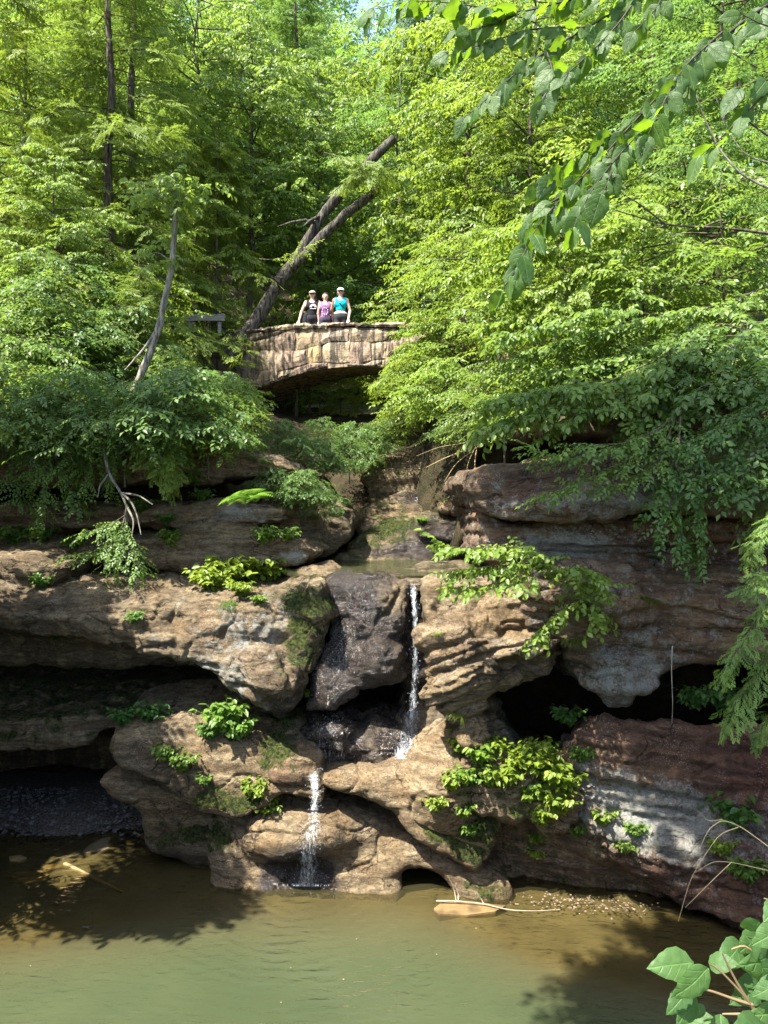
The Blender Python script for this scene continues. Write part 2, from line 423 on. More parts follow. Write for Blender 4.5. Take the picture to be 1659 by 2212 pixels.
R['E'] = rock('wet_rock_slab', 'dark wet slab of rock the upper fall trickles down', 'rock slab', h=0.027,
    strat=0.15, polys=[dict(p=[(700,1262),(760,1254),(850,1252),(892,1262),(893,1300),(868,1345),(862,1380),(870,1425),(880,1462),(852,1474),(815,1480),(745,1508),(690,1520),(662,1520),(672,1460),(690,1410),(708,1340)], Y=12.6, T=1.3, R=0.35, az=0.34, ax=0.05)],
    adds=[(790,1335,12.85,0.55,0.30,0.70),(805,1425,12.62,0.44,0.32,0.36)],
    subs=[(752,1450,12.1,0.16,0.25,0.14)],
    strata=(0.03,3.0,0.05,0), lump=(0.10,1.3), rough=(0.05,3.0), base=dict(wet=0.62,dark=0.55,moss=0.1), paint=[('wet',850,1285,35,35,-0.5),('wet',730,1400,60,140,0.35),('wet',780,1320,60,60,0.3)])
R['E2'] = rock('rock_cleft', 'dark wet rock wall behind the narrow upper fall', 'rock', h=0.045,
    strat=0.3, polys=[dict(p=[(850,1300),(960,1295),(985,1400),(990,1530),(930,1520),(880,1500),(850,1420)], Y=13.05, T=1.2, R=0.2, az=0.1)],
    strata=(0.05,3.0,0.05,0), base=dict(wet=0.9,dark=0.6))
R['S'] = rock('stream_shelf', 'flat mossy rock shelf at the lip above the upper fall', 'rock shelf', h=0.05,
    strat=0.3, polys=[dict(p=[(640,1262),(700,1256),(850,1253),(1000,1252),(1080,1256),(1080,1330),(960,1330),(930,1290),(860,1290),(640,1300)], Y=12.95, T=4.8, R=0.16, az=0.1)],
    strata=(0.02,3.0,0.05,0), lump=(0.035,0.9), rough=(0.025,2.5), base=dict(moss=0.40,wet=0.45,dark=0.3), paint=[('moss',860,1250,170,20,0.35),('wet',780,1255,60,20,0.4)])
R['E3'] = rock('rock_shoulder', 'brown shaded rock shoulder right of the narrow upper fall', 'rock', h=0.04,
    strat=0.4, polys=[dict(p=[(912,1268),(960,1258),(1040,1262),(1130,1270),(1130,1400),(1060,1420),(960,1400),(930,1370),(912,1320)], Y=12.4, T=1.4, R=0.3, az=0.3)],
    strata=(0.04,3.0,0.05,0), lump=(0.10,1.4), base=dict(dark=0.3,lichen=0.2))
R['D'] = rock('wet_rock', 'glistening dark rocks under the upper fall', 'rock', h=0.036,
    strat=0.1, polys=[dict(p=[(650,1572),(690,1550),(735,1545),(770,1572),(800,1566),(850,1575),(885,1592),(890,1640),(870,1680),(640,1690),(640,1620)], Y=12.5, T=2.2, R=0.3, sh=-0.05, az=0.32)],
    adds=[(705,1592,12.5,0.36,0.3,0.26),(815,1615,12.5,0.44,0.3,0.22)],
    strata=(0.04,4.0,0,0), lump=(0.13,1.9), rough=(0.06,4.0), base=dict(wet=0.72,dark=0.5))
R['D2'] = rock('wet_rock', 'sloping wet rock where the narrow upper fall lands', 'rock', h=0.036,
    strat=0.1, polys=[dict(p=[(880,1545),(920,1520),(975,1522),(1020,1560),(1010,1640),(900,1680),(840,1690),(850,1620)], Y=12.6, T=2.5, R=0.3, az=0.35)],
    strata=(0.02,4.0,0,0), lump=(0.07,1.6), base=dict(wet=0.55,dark=0.3))
R['C'] = rock('saddle_rock', 'smooth brown saddle shaped rock between the two falls', 'rock', h=0.027,
    strat=0.22, polys=[dict(p=[(692,1695),(715,1680),(762,1676),(800,1674),(838,1666),(872,1650),(905,1626),(950,1600),(985,1600),(1020,1640),(1065,1720),(1075,1800),(1030,1860),(985,1848),(940,1830),(892,1802),(850,1765),(805,1732),(760,1722),(715,1714)], Y=11.75, T=1.6, R=0.33, sh=0.02, ax=-0.03, az=0.35)],
    adds=[(960,1720,11.85,0.6,0.5,0.6)], subs=[(775,1768,11.6,0.55,0.5,0.14)],
    strata=(0.022,3.6,-0.25,0.1), lump=(0.05,1.1), rough=(0.02,3.0), base=dict(moss=0.10,lichen=0.02), paint=[('moss',1010,1740,80,120,1.0),('moss',930,1740,30,40,0.5),('dark',830,1770,80,30,0.5)])
R['A'] = rock('rock_mass', 'rounded brown rock the lower fall splashes over into the pool', 'rock', h=0.027,
    strat=0.22, polys=[dict(p=[(440,1770),(490,1758),(560,1750),(640,1744),(705,1750),(760,1778),(820,1806),(890,1822),(980,1845),(1080,1880),(1100,1935),(1090,1990),(990,1990),(985,1920),(950,1885),(905,1877),(860,1893),(845,1990),(470,1990),(445,1880),(430,1820)], Y=11.85, T=2.6, R=0.42, sh=0.05, az=0.42, ax=-0.07),
           dict(p=[(215,1690),(330,1695),(480,1735),(540,1800),(540,1990),(455,1990),(395,1890),(318,1845),(290,1765)], Y=12.5, T=2.4, R=0.3, az=-0.15, ax=-0.1)],
    adds=[(650,1800,12.05,0.9,0.5,0.45)], subs=[(912,1935,12.1,0.50,0.9,0.37)],
    strata=(0.03,3.0,-0.12,0.1), lump=(0.07,1.0), rough=(0.02,3.0), base=dict(moss=0.18,dark=0.12), paint=[('wet',665,1840,75,110,1.5),('wet',740,1898,140,26,1.0),('wet',560,1885,110,30,0.9),('moss',380,1800,100,100,0.6),('moss',990,1870,150,60,0.95),('moss',470,1750,80,40,0.5),('dark',360,1840,90,80,0.6)])
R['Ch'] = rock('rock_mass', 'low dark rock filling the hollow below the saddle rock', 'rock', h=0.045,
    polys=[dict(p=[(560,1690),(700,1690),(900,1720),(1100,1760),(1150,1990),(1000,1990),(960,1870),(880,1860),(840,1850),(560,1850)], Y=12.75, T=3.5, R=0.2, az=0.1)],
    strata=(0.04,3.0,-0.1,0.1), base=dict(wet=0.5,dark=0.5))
R['B'] = rock('rock_ledge', 'pointed sandstone ledge half in shade left of the lower fall', 'rock ledge', h=0.027,
    strat=0.35, polys=[dict(p=[(222,1625),(250,1600),(330,1588),(430,1580),(500,1590),(580,1608),(645,1618),(690,1640),(705,1690),(700,1722),(655,1712),(612,1700),(590,1722),(520,1742),(450,1738),(380,1712),(310,1690),(250,1662)], Y=12.05, T=2.2, R=0.24, sh=0.14, ax=-0.05, az=0.5),
           dict(p=[(300,1600),(420,1572),(560,1585),(640,1600),(640,1680),(560,1720),(430,1710),(320,1670)], Y=12.6, T=1.6, R=0.24, sh=0.06)],
    adds=[(640,1665,12.2,0.42,0.4,0.30)],
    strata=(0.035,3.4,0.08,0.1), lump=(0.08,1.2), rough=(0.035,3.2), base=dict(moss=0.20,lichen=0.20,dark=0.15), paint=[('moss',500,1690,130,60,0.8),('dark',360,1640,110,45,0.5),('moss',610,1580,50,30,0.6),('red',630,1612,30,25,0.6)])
R['B2'] = rock('rock_ledge', 'small mossy ledge behind the leafy plant under the overhang', 'rock ledge', h=0.04,
    polys=[dict(p=[(480,1560),(560,1552),(650,1560),(668,1575),(650,1600),(600,1620),(520,1640),(440,1640)], Y=12.75, T=1.8, R=0.2, sh=0.02)],
    strata=(0.04,3.4,0.05,0.1), base=dict(moss=0.6,lichen=0.1))
R['G'] = rock('rock_ledge', 'grey green mossy ledge in the deep left recess', 'rock ledge', h=0.045,
    polys=[dict(p=[(-420,1552),(0,1552),(150,1545),(300,1545),(440,1540),(520,1560),(500,1600),(430,1592),(330,1588),(230,1592),(170,1612),(110,1618),(60,1622),(0,1632),(-420,1660)], Y=13.2, T=3.4, R=0.2, sh=0.03, ax=0.02)],
    strata=(0.05,3.6,0.0,0.1), base=dict(moss=0.55,lichen=0.25,dark=0.35))
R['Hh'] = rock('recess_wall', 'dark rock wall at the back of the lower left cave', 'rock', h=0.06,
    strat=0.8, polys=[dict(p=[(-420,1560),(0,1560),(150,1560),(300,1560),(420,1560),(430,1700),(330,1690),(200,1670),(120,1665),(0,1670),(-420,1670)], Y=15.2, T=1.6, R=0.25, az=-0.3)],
    strata=(0.08,3.0,0.05,0.1), base=dict(moss=0.35,dark=0.7))  # recess wall darkened in its colour to deepen the cave shade
# right of the falls
R['I'] = rock('boulder', 'sunlit flaky layered boulder right of the narrow upper fall', 'boulder', h=0.027,
    polys=[dict(p=[(922,1385),(945,1362),(1000,1334),(1045,1340),(1100,1352),(1170,1348),(1222,1368),(1230,1402),(1200,1440),(1172,1462),(1120,1490),(1075,1508),(1058,1545),(1052,1588),(1030,1612),(992,1606),(978,1560),(945,1520),(925,1460)], Y=11.65, T=2.4, R=0.40, ax=0.22, az=0.22)],
    adds=[(1000,1420,11.62,0.42,0.4,0.55),(1100,1395,11.85,0.7,0.4,0.28)], subs=[(1120,1450,11.5,0.5,0.45,0.26)],
    strata=(0.12,6.5,-0.38,0.2), lump=(0.09,1.2), rough=(0.05,3.6), base=dict(lichen=0.10,dark=0.1), paint=[('lichen',950,1420,40,100,0.35),('lichen',1090,1360,90,20,0.4),('dark',1150,1440,90,50,0.35),('moss',950,1370,25,25,0.6),('red',980,1350,50,30,0.25)])
R['I2'] = rock('boulder', 'small rounded tan boulder under the overhanging leafy branch', 'boulder', h=0.034,
    strat=0.4, polys=[dict(p=[(1040,1320),(1062,1292),(1100,1276),(1150,1272),(1210,1290),(1230,1330),(1220,1375),(1130,1370),(1050,1362)], Y=11.9, T=1.6, R=0.3)],
    strata=(0.03,4.0,-0.2,0.1), lump=(0.06,1.3), base=dict(lichen=0.15,moss=0.25))
R['J'] = rock('cliff_ledge', 'shaded reddish cliff block with a pointed underside on the right', 'rock ledge', h=0.038,
    polys=[dict(p=[(1140,1240),(1300,1232),(1480,1240),(1700,1236),(2100,1236),(2100,1425),(1700,1425),(1600,1420),(1560,1424),(1490,1440),(1420,1464),(1372,1488),(1345,1524),(1322,1524),(1290,1500),(1258,1482),(1240,1440),(1226,1400),(1210,1372),(1150,1340)], Y=11.55, T=4.8, R=0.3, ax=-0.10, az=-0.12)],
    adds=[(1330,1460,11.8,0.55,0.45,0.5),(1300,1300,11.6,0.8,0.3,0.3)],
    subs=[(1550,1425,11.0,1.0,0.5,0.16)],
    strata=(0.11,3.6,0.03,0.1), lump=(0.10,0.9), rough=(0.05,3.4), base=dict(lichen=0.40,red=0.40,dark=0.30), paint=[('red',1500,1430,200,50,0.6),('lichen',1290,1400,90,60,0.35),('red',1180,1290,60,60,-0.3)])
R['K2'] = rock('cliff_ledge', 'middle layer of the shaded right cliff with two hollows', 'rock ledge', h=0.040,
    polys=[dict(p=[(1046,1112),(1120,1128),(1240,1118),(1400,1112),(1520,1118),(1700,1120),(2100,1120),(2100,1250),(1700,1256),(1500,1258),(1380,1252),(1260,1250),(1150,1246),(1065,1230),(1050,1170)], Y=12.15, T=4.4, R=0.26, ax=-0.08, az=-0.25)],
    subs=[(1262,1140,11.55,0.20,0.6,0.20),(1085,1105,11.7,0.24,0.5,0.12),(1350,1118,11.6,0.5,0.4,0.07)],
    strata=(0.11,3.4,0.02,0.1), lump=(0.09,0.9), rough=(0.045,3.4), base=dict(lichen=0.40,red=0.45,dark=0.25), paint=[('lichen',1180,1160,110,30,0.4),('red',1330,1160,90,35,0.4),('red',1550,1200,160,60,0.35)])
R['K1'] = rock('cliff_ledge', 'bulging pale layer at the top of the right cliff', 'rock ledge', h=0.040,
    polys=[dict(p=[(1028,1050),(1060,1010),(1130,1000),(1300,985),(1500,975),(1700,975),(2100,975),(2100,1112),(1700,1116),(1500,1112),(1400,1108),(1290,1100),(1200,1116),(1120,1122),(1060,1108),(1034,1085)], Y=11.65, T=4.6, R=0.30, ax=-0.08, az=0.15)],
    adds=[(1240,1085,11.8,0.9,0.35,0.22)],
    strata=(0.13,3.6,0.03,0.1), lump=(0.09,0.9), rough=(0.05,3.4), base=dict(lichen=0.36,red=0.35,dark=0.3), paint=[('red',1100,1060,60,40,0.45),('lichen',1250,1080,200,30,0.3)])
R['K0'] = rock('cliff_ledge', 'dark rock roof above the black hollow on the upper right', 'rock ledge', h=0.055,
    polys=[dict(p=[(1180,900),(1330,885),(1500,875),(2100,870),(2100,985),(1500,985),(1350,985),(1340,945),(1250,930),(1190,935)], Y=12.6, T=4.2, R=0.25, ax=-0.05)],
    strata=(0.09,3.0,0.03,0.1), base=dict(dark=0.3,lichen=0.2,moss=0.2))
R['L'] = rock('cliff_block', 'dark red cliff foot blotched with grey lichen at the lower right', 'rock', h=0.036,
    strat=0.6, polys=[dict(p=[(1222,1640),(1262,1590),(1300,1545),(1330,1530),(1372,1550),(1450,1552),(1560,1558),(1700,1566),(2100,1575),(2100,2010),(1700,2006),(1590,1986),(1500,1950),(1425,1905),(1350,1862),(1305,1805),(1260,1750),(1228,1700)], Y=11.1, T=2.6, R=0.42, sh=-0.45, ax=-0.28, az=0.22)],
    strata=(0.085,4.8,0.10,0.1), lump=(0.13,0.8), rough=(0.06,3.4), base=dict(lichen=0.33,red=0.72,dark=0.2,moss=0.12), paint=[('lichen',1320,1700,120,100,0.36),('lichen',1430,1730,150,55,0.30),('lichen',1500,1590,220,45,-0.45),('lichen',1640,1720,60,90,0.4),('red',1300,1680,110,90,-0.4),('moss',1320,1820,60,60,0.5),('red',1620,1620,120,80,0.3),('dark',1560,1640,120,60,0.3)])
R['L2'] = rock('cliff_block', 'mossy undercut rock along the waterline at the lower right', 'rock', h=0.042,
    strat=0.5, polys=[dict(p=[(1050,1770),(1150,1755),(1250,1760),(1330,1800),(1400,1880),(1480,1940),(1600,1985),(2100,2000),(2100,2200),(1640,2120),(1490,2050),(1400,2005),(1300,1990),(1060,2010)], Y=11.55, T=3.6, R=0.3, ax=-0.30, az=-0.35)],
    strata=(0.05,3.6,0.1,0.1), lump=(0.10,1.0), base=dict(moss=0.62,dark=0.55), paint=[('red',1180,1840,60,60,0.4)])
R['M'] = rock('boulder', 'plant covered tan boulder below the flaky layered boulder', 'boulder', h=0.036,
    strat=0.4, polys=[dict(p=[(1000,1655),(1035,1632),(1075,1640),(1130,1668),(1200,1690),(1245,1705),(1255,1752),(1215,1790),(1140,1782),(1075,1775),(1030,1760),(1008,1710)], Y=11.4, T=1.8, R=0.2)],
    strata=(0.06,4.0,-0.1,0.1), lump=(0.14,1.4), rough=(0.07,4.0), base=dict(lichen=0.25,moss=0.42), paint=[('moss',1110,1700,60,40,0.5)])
R['M2'] = rock('rock', 'dark overhung rock behind the hanging leafy vine', 'rock', h=0.042,
    strat=0.6, polys=[dict(p=[(1000,1500),(1050,1500),(1085,1530),(1100,1600),(1160,1665),(1270,1740),(1300,1900),(1080,1960),(1000,1900),(985,1760),(985,1600)], Y=12.15, T=3.0, R=0.3, az=-0.06)],
    strata=(0.06,3.6,-0.1,0.1), lump=(0.10,1.2), base=dict(moss=0.45,dark=0.5,lichen=0.2), paint=[('lichen',1110,1540,60,60,0.5)])
# terraces of the upper stream
R['T1'] = rock('stream_terrace', 'mossy sunlit rock step feeding the upper pool', 'rock step', h=0.05,
    strat=0.4, polys=[dict(p=[(740,1190),(770,1160),(820,1140),(880,1120),(960,1105),(1070,1100),(1120,1140),(1120,1215),(740,1215)], Y=17.0, T=3.0, R=0.2, az=1.6)],
    adds=[(990,1160,16.9,0.9,0.5,0.30)], strata=(0.09,3.6,0.15,0.1), lump=(0.09,0.9), base=dict(moss=0.42,dark=0.4,lichen=0.1), paint=[('wet',970,1155,100,50,1.1),('wet',850,1180,120,16,0.6),('moss',820,1130,90,40,0.3)])
R['T2'] = rock('stream_terrace', 'yellow mossy rock step above the upper pool', 'rock step', h=0.05,
    strat=0.5, polys=[dict(p=[(770,1110),(830,1080),(900,1062),(960,1056),(1060,1052),(1100,1080),(1100,1150),(780,1150)], Y=18.1, T=3.0, R=0.15, az=0.9)],
    strata=(0.10,3.6,0.1,0.1), base=dict(moss=0.45,dark=0.4), paint=[('wet',900,1070,50,30,0.8)])
R['T3'] = rock('stream_terrace', 'tan stepped rock wall at the top of the stream', 'rock step', h=0.055,
    polys=[dict(p=[(800,1010),(865,975),(905,965),(1000,950),(1080,960),(1100,1080),(880,1080),(800,1080)], Y=19.2, T=3.0, R=0.15, az=0.6)],
    strata=(0.14,3.0,0.05,0.1), base=dict(moss=0.45,dark=0.45))
R['T4'] = rock('boulder', 'mossy round boulder beside the stream steps', 'boulder', h=0.05,
    strat=0.2, polys=[dict(p=[(955,1085),(980,1070),(1020,1068),(1050,1085),(1045,1108),(960,1108)], Y=16.6, T=1.0, R=0.25)],
    strata=(0.02,3.0,0.05,0.1), base=dict(moss=0.6))
R['T5'] = rock('stream_ledge', 'pale flat rock ledge of the stream seen under the bridge', 'rock ledge', h=0.07,
    polys=[dict(p=[(640,885),(700,876),(760,874),(830,878),(840,892),(830,916),(640,916)], Y=27.0, T=2.5, R=0.12),
           dict(p=[(620,900),(700,898),(850,895),(860,940),(620,940)], Y=26.0, T=2.5, R=0.12)],
    strata=(0.06,3.0,0.05,0.1), base=dict(lichen=1.0,dark=0.0))
R['T6'] = rock('boulder', 'grey boulder in grass at the right end of the bridge', 'boulder', h=0.06,
    strat=0.3, polys=[dict(p=[(890,845),(920,832),(980,836),(1010,850),(1010,885),(900,885)], Y=18.8, T=1.6, R=0.25)],
    strata=(0.05,3.0,0.05,0.1), base=dict(lichen=0.8))
# upper left layered bank
R['O3'] = rock('rock_ledge', 'lowest shaded ledge of the layered left bank', 'rock ledge', h=0.045,
    polys=[dict(p=[(-420,1160),(0,1170),(300,1160),(420,1140),(560,1140),(640,1160),(690,1195),(680,1206),(600,1226),(520,1232),(430,1246),(300,1230),(-420,1236)], Y=14.3, T=2.8, R=0.22, ax=0.03)],
    strata=(0.08,3.4,0.02,0.1), base=dict(moss=0.35,dark=0.3,lichen=0.15), paint=[('lichen',660,1190,40,20,0.6)])
R['O2'] = rock('rock_ledge', 'middle shaded ledge of the layered left bank with fern on top', 'rock ledge', h=0.045,
    polys=[dict(p=[(-420,1090),(100,1095),(340,1092),(480,1086),(590,1092),(625,1110),(600,1136),(480,1142),(300,1140),(-420,1150)], Y=14.6, T=2.6, R=0.22)],
    strata=(0.08,3.4,0.02,0.1), base=dict(moss=0.3,dark=0.15,lichen=0.2), paint=[('lichen',540,1105,60,20,0.5)])
R['O1'] = rock('rock_ledge', 'top ledge of the layered left bank under the bushes', 'rock ledge', h=0.05,
    polys=[dict(p=[(-420,960),(100,960),(380,965),(500,962),(600,990),(640,1015),(600,1030),(480,1030),(380,1042),(-420,1046)], Y=14.9, T=2.6, R=0.25)],
    strata=(0.10,3.0,0.02,0.1), base=dict(moss=0.35,dark=0.2))
R['O4'] = rock('rock_slope', 'dark shaded rock slope left of the upper stream', 'rock', h=0.05,
    polys=[dict(p=[(600,1020),(680,1040),(740,1090),(770,1130),(740,1180),(700,1205),(640,1215),(560,1200),(560,1060)], Y=15.6, T=3.0, R=0.35, ax=0.5, az=0.3)],
    strata=(0.08,3.0,-0.2,0.1), lump=(0.14,0.9), base=dict(moss=0.4,dark=0.5))
R['F3'] = rock('boulder', 'rounded shaded boulder at the far left above the overhang', 'boulder', h=0.05,
    strat=0.3, polys=[dict(p=[(-420,1210),(0,1200),(80,1205),(130,1225),(120,1262),(60,1290),(-420,1290)], Y=12.9, T=2.0, R=0.3)],
    strata=(0.03,3.0,0.02,0.1), base=dict(dark=0.3,moss=0.3,lichen=0.2))

# unseen gorge walls carried on towards the viewer, added to block skylight
def side_wall(name, label, xs_, sgn):
    yy = np.linspace(-1, 16.4, 50); zz = np.linspace(-0.8, 7.6, 30); A,B = np.meshgrid(yy,zz,indexing='ij')
    x = np.interp(A, [-1,6,12,16.4], xs_); P = np.stack([x,A,B],-1).reshape(-1,3)
    su = P[:,2]*1.6+0.2*P[:,1]; d = 0.35*vnoise(np.stack([0.2*P[:,1],su,su*0],1),1.0,3.0)+0.3*fbm(P,0.5,6.0,3)
    P[:,0] += sgn*(d-0.25*np.maximum(P[:,2]-5,0)**1.2)
    top = P.reshape(50,30,3)[:,-1].copy(); far = top.copy(); far[:,0] -= sgn*8; far[:,2] += 3
    j = np.arange(1500).reshape(50,30); f = np.stack([j[:-1,:-1],j[1:,:-1],j[1:,1:],j[:-1,1:]],-1).reshape(-1,4)
    e = j[:,-1]; k2 = np.arange(50)+1500; f2 = np.stack([e[:-1],e[1:],k2[1:],k2[:-1]],1)
    V = np.vstack([P,far]); n = len(V)
    o = link(name, np_mesh(name, V, np.vstack([f,f2]), [SAND], True, dict(lichen=np.full(n,.3),moss=np.full(n,.3),wet=np.zeros(n),red=np.full(n,.2),dark=np.full(n,.3),strat=np.full(n,.8))))
    tag(o, label, kind='structure')
side_wall('gorge_side', 'unseen sandstone wall of the gorge left of the view', [-9.5,-9.2,-8.6,-8.6], 1)
side_wall('gorge_side', 'unseen sandstone wall of the gorge right of the view', [7.5,7.2,7.6,9.0], -1)
# ------------------------------------------------------------------ pool
def pool_bed_z(x, y):
    # deep in the middle and towards the camera, shallow by the rocks
    d = 0.10+0.95*ss(0.6, 2.6, 12.2-y-0.40*np.maximum(x-0.2,0)-0.25*np.maximum(-x-2.2,0))
    d = d-0.55*ss(0.0,2.5,x-0.5)*ss(8.2,10.4,y)
    d = d-0.75*ss(3.4,5.2,-x)*ss(9.5,12.5,y)
    return -np.maximum(d, 0.05)
px = np.linspace(-16,16,130); py = np.linspace(-2,17,110)
PX, PY = np.meshgrid(px, py, indexing='ij')
PZ = pool_bed_z(PX,PY)
pv = np.stack([PX,PY,PZ],-1).reshape(-1,3); pv[:,2] += 0.05*fbm(pv,1.6,4.0,3)
ii = np.arange(130*110).reshape(130,110)
pf = np.stack([ii[:-1,:-1],ii[1:,:-1],ii[1:,1:],ii[:-1,1:]],-1).reshape(-1,4)
def bed_mat():
    m, nt = new_mat('pool_sand'); t = NT(nt)
    pos = t.node('ShaderNodeNewGeometry').outputs['Position']
    a = t.noise(pos, 0.9, 5, 0.6); b = t.noise(pos, 9, 5, 0.7)
    c = t.mix(t.ramp(a, 0.35, 0.65), (0.080,0.064,0.034), (0.125,0.102,0.058))
    c = t.mix(t.ramp(b, 0.56, 0.72), c, (0.03,0.02,0.01))
    t.out(t.principled(c, 0.9, 0.2))
    return m
bed = link('pool_bed', np_mesh('pool_bed', pv, pf, [bed_mat()]))
tag(bed, 'sandy bed of the pool seen through shallow murky water', kind='structure')
def water_mat(murk=True):
    m, nt = new_mat('pool_water' if murk else 'stream_water'); t = NT(nt)
    pos = t.node('ShaderNodeNewGeometry').outputs['Position']
    op = t.attr('opacity') if murk else 0.6
    rip = t.noise(t.mapping(pos, (1.0,2.6,1.0), (0,0,0.35)), 3.6, 3, 0.5, 0.5)
    wv = t.node('ShaderNodeTexWave', wave_type='RINGS', rings_direction='SPHERICAL', wave_profile='SIN')
    t.put(wv.inputs['Vector'], t.mapping(pos, (1,1,0), (0,0,0), (1.21,-12.05,0)))
    t.put(wv.inputs['Scale'], 1.6); t.put(wv.inputs['Distortion'], 6.0); t.put(wv.inputs['Detail'], 2.0); t.put(wv.inputs['Detail Scale'], 0.8)
    h = t.math('ADD', t.math('MULTIPLY', rip, 0.8), t.math('MULTIPLY', wv.outputs['Fac'], t.math('MULTIPLY', t.attr('ripple'), 0.42))) if murk else rip
    nrm = t.bump(t.math('MULTIPLY', h, t.ramp(t.noise(pos, 0.5, 3), 0.35, 0.65, 0.35, 1.0)), 0.7, 0.10)
    big = t.noise(pos, 0.35, 3)
    mc = t.mix(t.ramp(big, 0.3, 0.7), (0.034,0.045,0.021), (0.048,0.057,0.027))
    mc = t.mix(t.attr('shoal') if murk else 0.35, mc, (0.062,0.056,0.027))
    d = t.node('ShaderNodeBsdfDiffuse'); t.put(d.inputs['Color'], mc)
    tr = t.node('ShaderNodeBsdfTransparent'); tr.inputs['Color'].default_value = (0.76,0.73,0.54,1)
    mx = t.node('ShaderNodeMixShader'); t.put(mx.inputs[0], op); t.l.new(tr.outputs[0], mx.inputs[1]); t.l.new(d.outputs[0], mx.inputs[2])
    gl = t.node('ShaderNodeBsdfGlossy'); t.put(gl.inputs['Roughness'], 0.03); t.put(gl.inputs['Normal'], nrm)
    fr = t.node('ShaderNodeFresnel'); t.put(fr.inputs['IOR'], 1.33); t.put(fr.inputs['Normal'], nrm)
    m2 = t.node('ShaderNodeMixShader'); t.l.new(fr.outputs[0], m2.inputs[0]); t.l.new(mx.outputs[0], m2.inputs[1]); t.l.new(gl.outputs[0], m2.inputs[2])
    t.out(m2.outputs[0])
    return m
wx = np.linspace(-16,16,160); wy = np.linspace(-2,16.6,150)
WX, WY = np.meshgrid(wx, wy, indexing='ij')
wv_ = np.stack([WX,WY,np.zeros_like(WX)],-1).reshape(-1,3)
dep = -pool_bed_z(wv_[:,0], wv_[:,1])
opac = 1-np.exp(-2.6*dep/0.75)
shoal = np.clip(1.15-dep*1.15,0,1)
rd = np.hypot(wv_[:,0]+1.21, wv_[:,1]-12.0)
ripl = np.exp(-rd/3.2)
ii = np.arange(160*150).reshape(160,150)
wf = np.stack([ii[:-1,:-1],ii[1:,:-1],ii[1:,1:],ii[:-1,1:]],-1).reshape(-1,4)
pool = link('pool_water', np_mesh('pool_water', wv_, wf, [water_mat()], True, dict(opacity=opac, shoal=shoal, ripple=ripl)))
tag(pool, 'murky green pool below the falls', kind='structure')
SW = water_mat(False)
def sheet(name, label, outline, z):
    v = [(x,y,z) for x,y in outline]; n = len(v)
    c = np.mean(np.array(v),0); V = np.array([tuple(c)]+v); F = np.array([(0,1+i,1+(i+1)%n) for i in range(n)])
    o = link(name, np_mesh(name, V, F, [SW], False)); tag(o, label, kind='structure'); return o
# ------------------------------------------------------------------ foliage kit
def leaf_mat(name, dark, light, trans, sheen=0.35, rough=0.45, tw=0.42):
    m, nt = new_mat(name); t = NT(nt)
    tint = t.attr('tint')
    oi = t.node('ShaderNodeObjectInfo')
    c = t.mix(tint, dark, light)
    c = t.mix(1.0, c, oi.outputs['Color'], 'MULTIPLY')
    tc = t.mix(tint, tuple(x*0.7 for x in trans), trans)
    tc = t.mix(1.0, tc, oi.outputs['Color'], 'MULTIPLY')
    p = t.principled(c, rough, sheen)
    tr = t.node('ShaderNodeBsdfTranslucent'); t.put(tr.inputs['Color'], tc)
    mx = t.node('ShaderNodeMixShader'); mx.inputs[0].default_value = tw
    t.l.new(p, mx.inputs[1]); t.l.new(tr.outputs[0], mx.inputs[2])
    t.out(mx.outputs[0]); return m
LEAF = leaf_mat('broad_leaf', (0.045,0.088,0.020), (0.135,0.195,0.045), (0.25,0.37,0.060))
NEEDLE = leaf_mat('hemlock_needle', (0.050,0.088,0.026), (0.145,0.195,0.045), (0.24,0.34,0.055), 0.25, 0.55, 0.34)
def bark_mat(name, c0, c1, scale=1.0):
    m, nt = new_mat(name); t = NT(nt)
    tc = t.node('ShaderNodeTexCoord').outputs['Object']
    a = t.noise(t.mapping(tc, (9*scale,9*scale,1.6*scale)), 2.0, 6, 0.65); b = t.noise(tc, 2.0, 4)
    c = t.mix(t.ramp(a, 0.36, 0.62), c0, c1); c = t.mix(t.ramp(b, 0.5, 0.7, 0, 0.35), c, (0.10,0.12,0.07))
    t.out(t.principled(c, 0.92, 0.15, t.bump(a, 0.9, 0.05))); return m
BARK = bark_mat('brown_bark', (0.030,0.024,0.018), (0.115,0.092,0.068))
BARK_PALE = bark_mat('pale_bark', (0.16,0.145,0.115), (0.38,0.35,0.28))
BARK_DARK = bark_mat('dead_dark_bark', (0.010,0.009,0.008), (0.10,0.085,0.068))

def rotm(axis, a):
    return np.array(Matrix.Rotation(a, 3, Vector(axis)))
def leaf_quad(base, d, up, L, Wd, fold=0.25, n=4):
    """a folded leaf: base, tip, two flank points (n=4) or a rounder six pointed outline"""
    d = d/np.linalg.norm(d); s = np.cross(up, d); s /= max(np.linalg.norm(s),1e-6); u = np.cross(d, s)
    if n == 4:
        V = [base, base+d*L*0.45+s*Wd*0.5+u*Wd*fold, base+d*L, base+d*L*0.45-s*Wd*0.5+u*Wd*fold]
        F = [(0,2,1),(0,3,2)]
    else:
        V = [base, base+d*L*0.25+s*Wd*0.42+u*Wd*fold, base+d*L*0.62+s*Wd*0.45+u*Wd*fold*0.8-u*L*0.03, base+d*L-u*L*0.10,
             base+d*L*0.62-s*Wd*0.45+u*Wd*fold*0.8-u*L*0.03, base+d*L*0.25-s*Wd*0.42+u*Wd*fold]
        F = [(0,2,1),(0,3,2),(0,4,3),(0,5,4)]
    return V, F
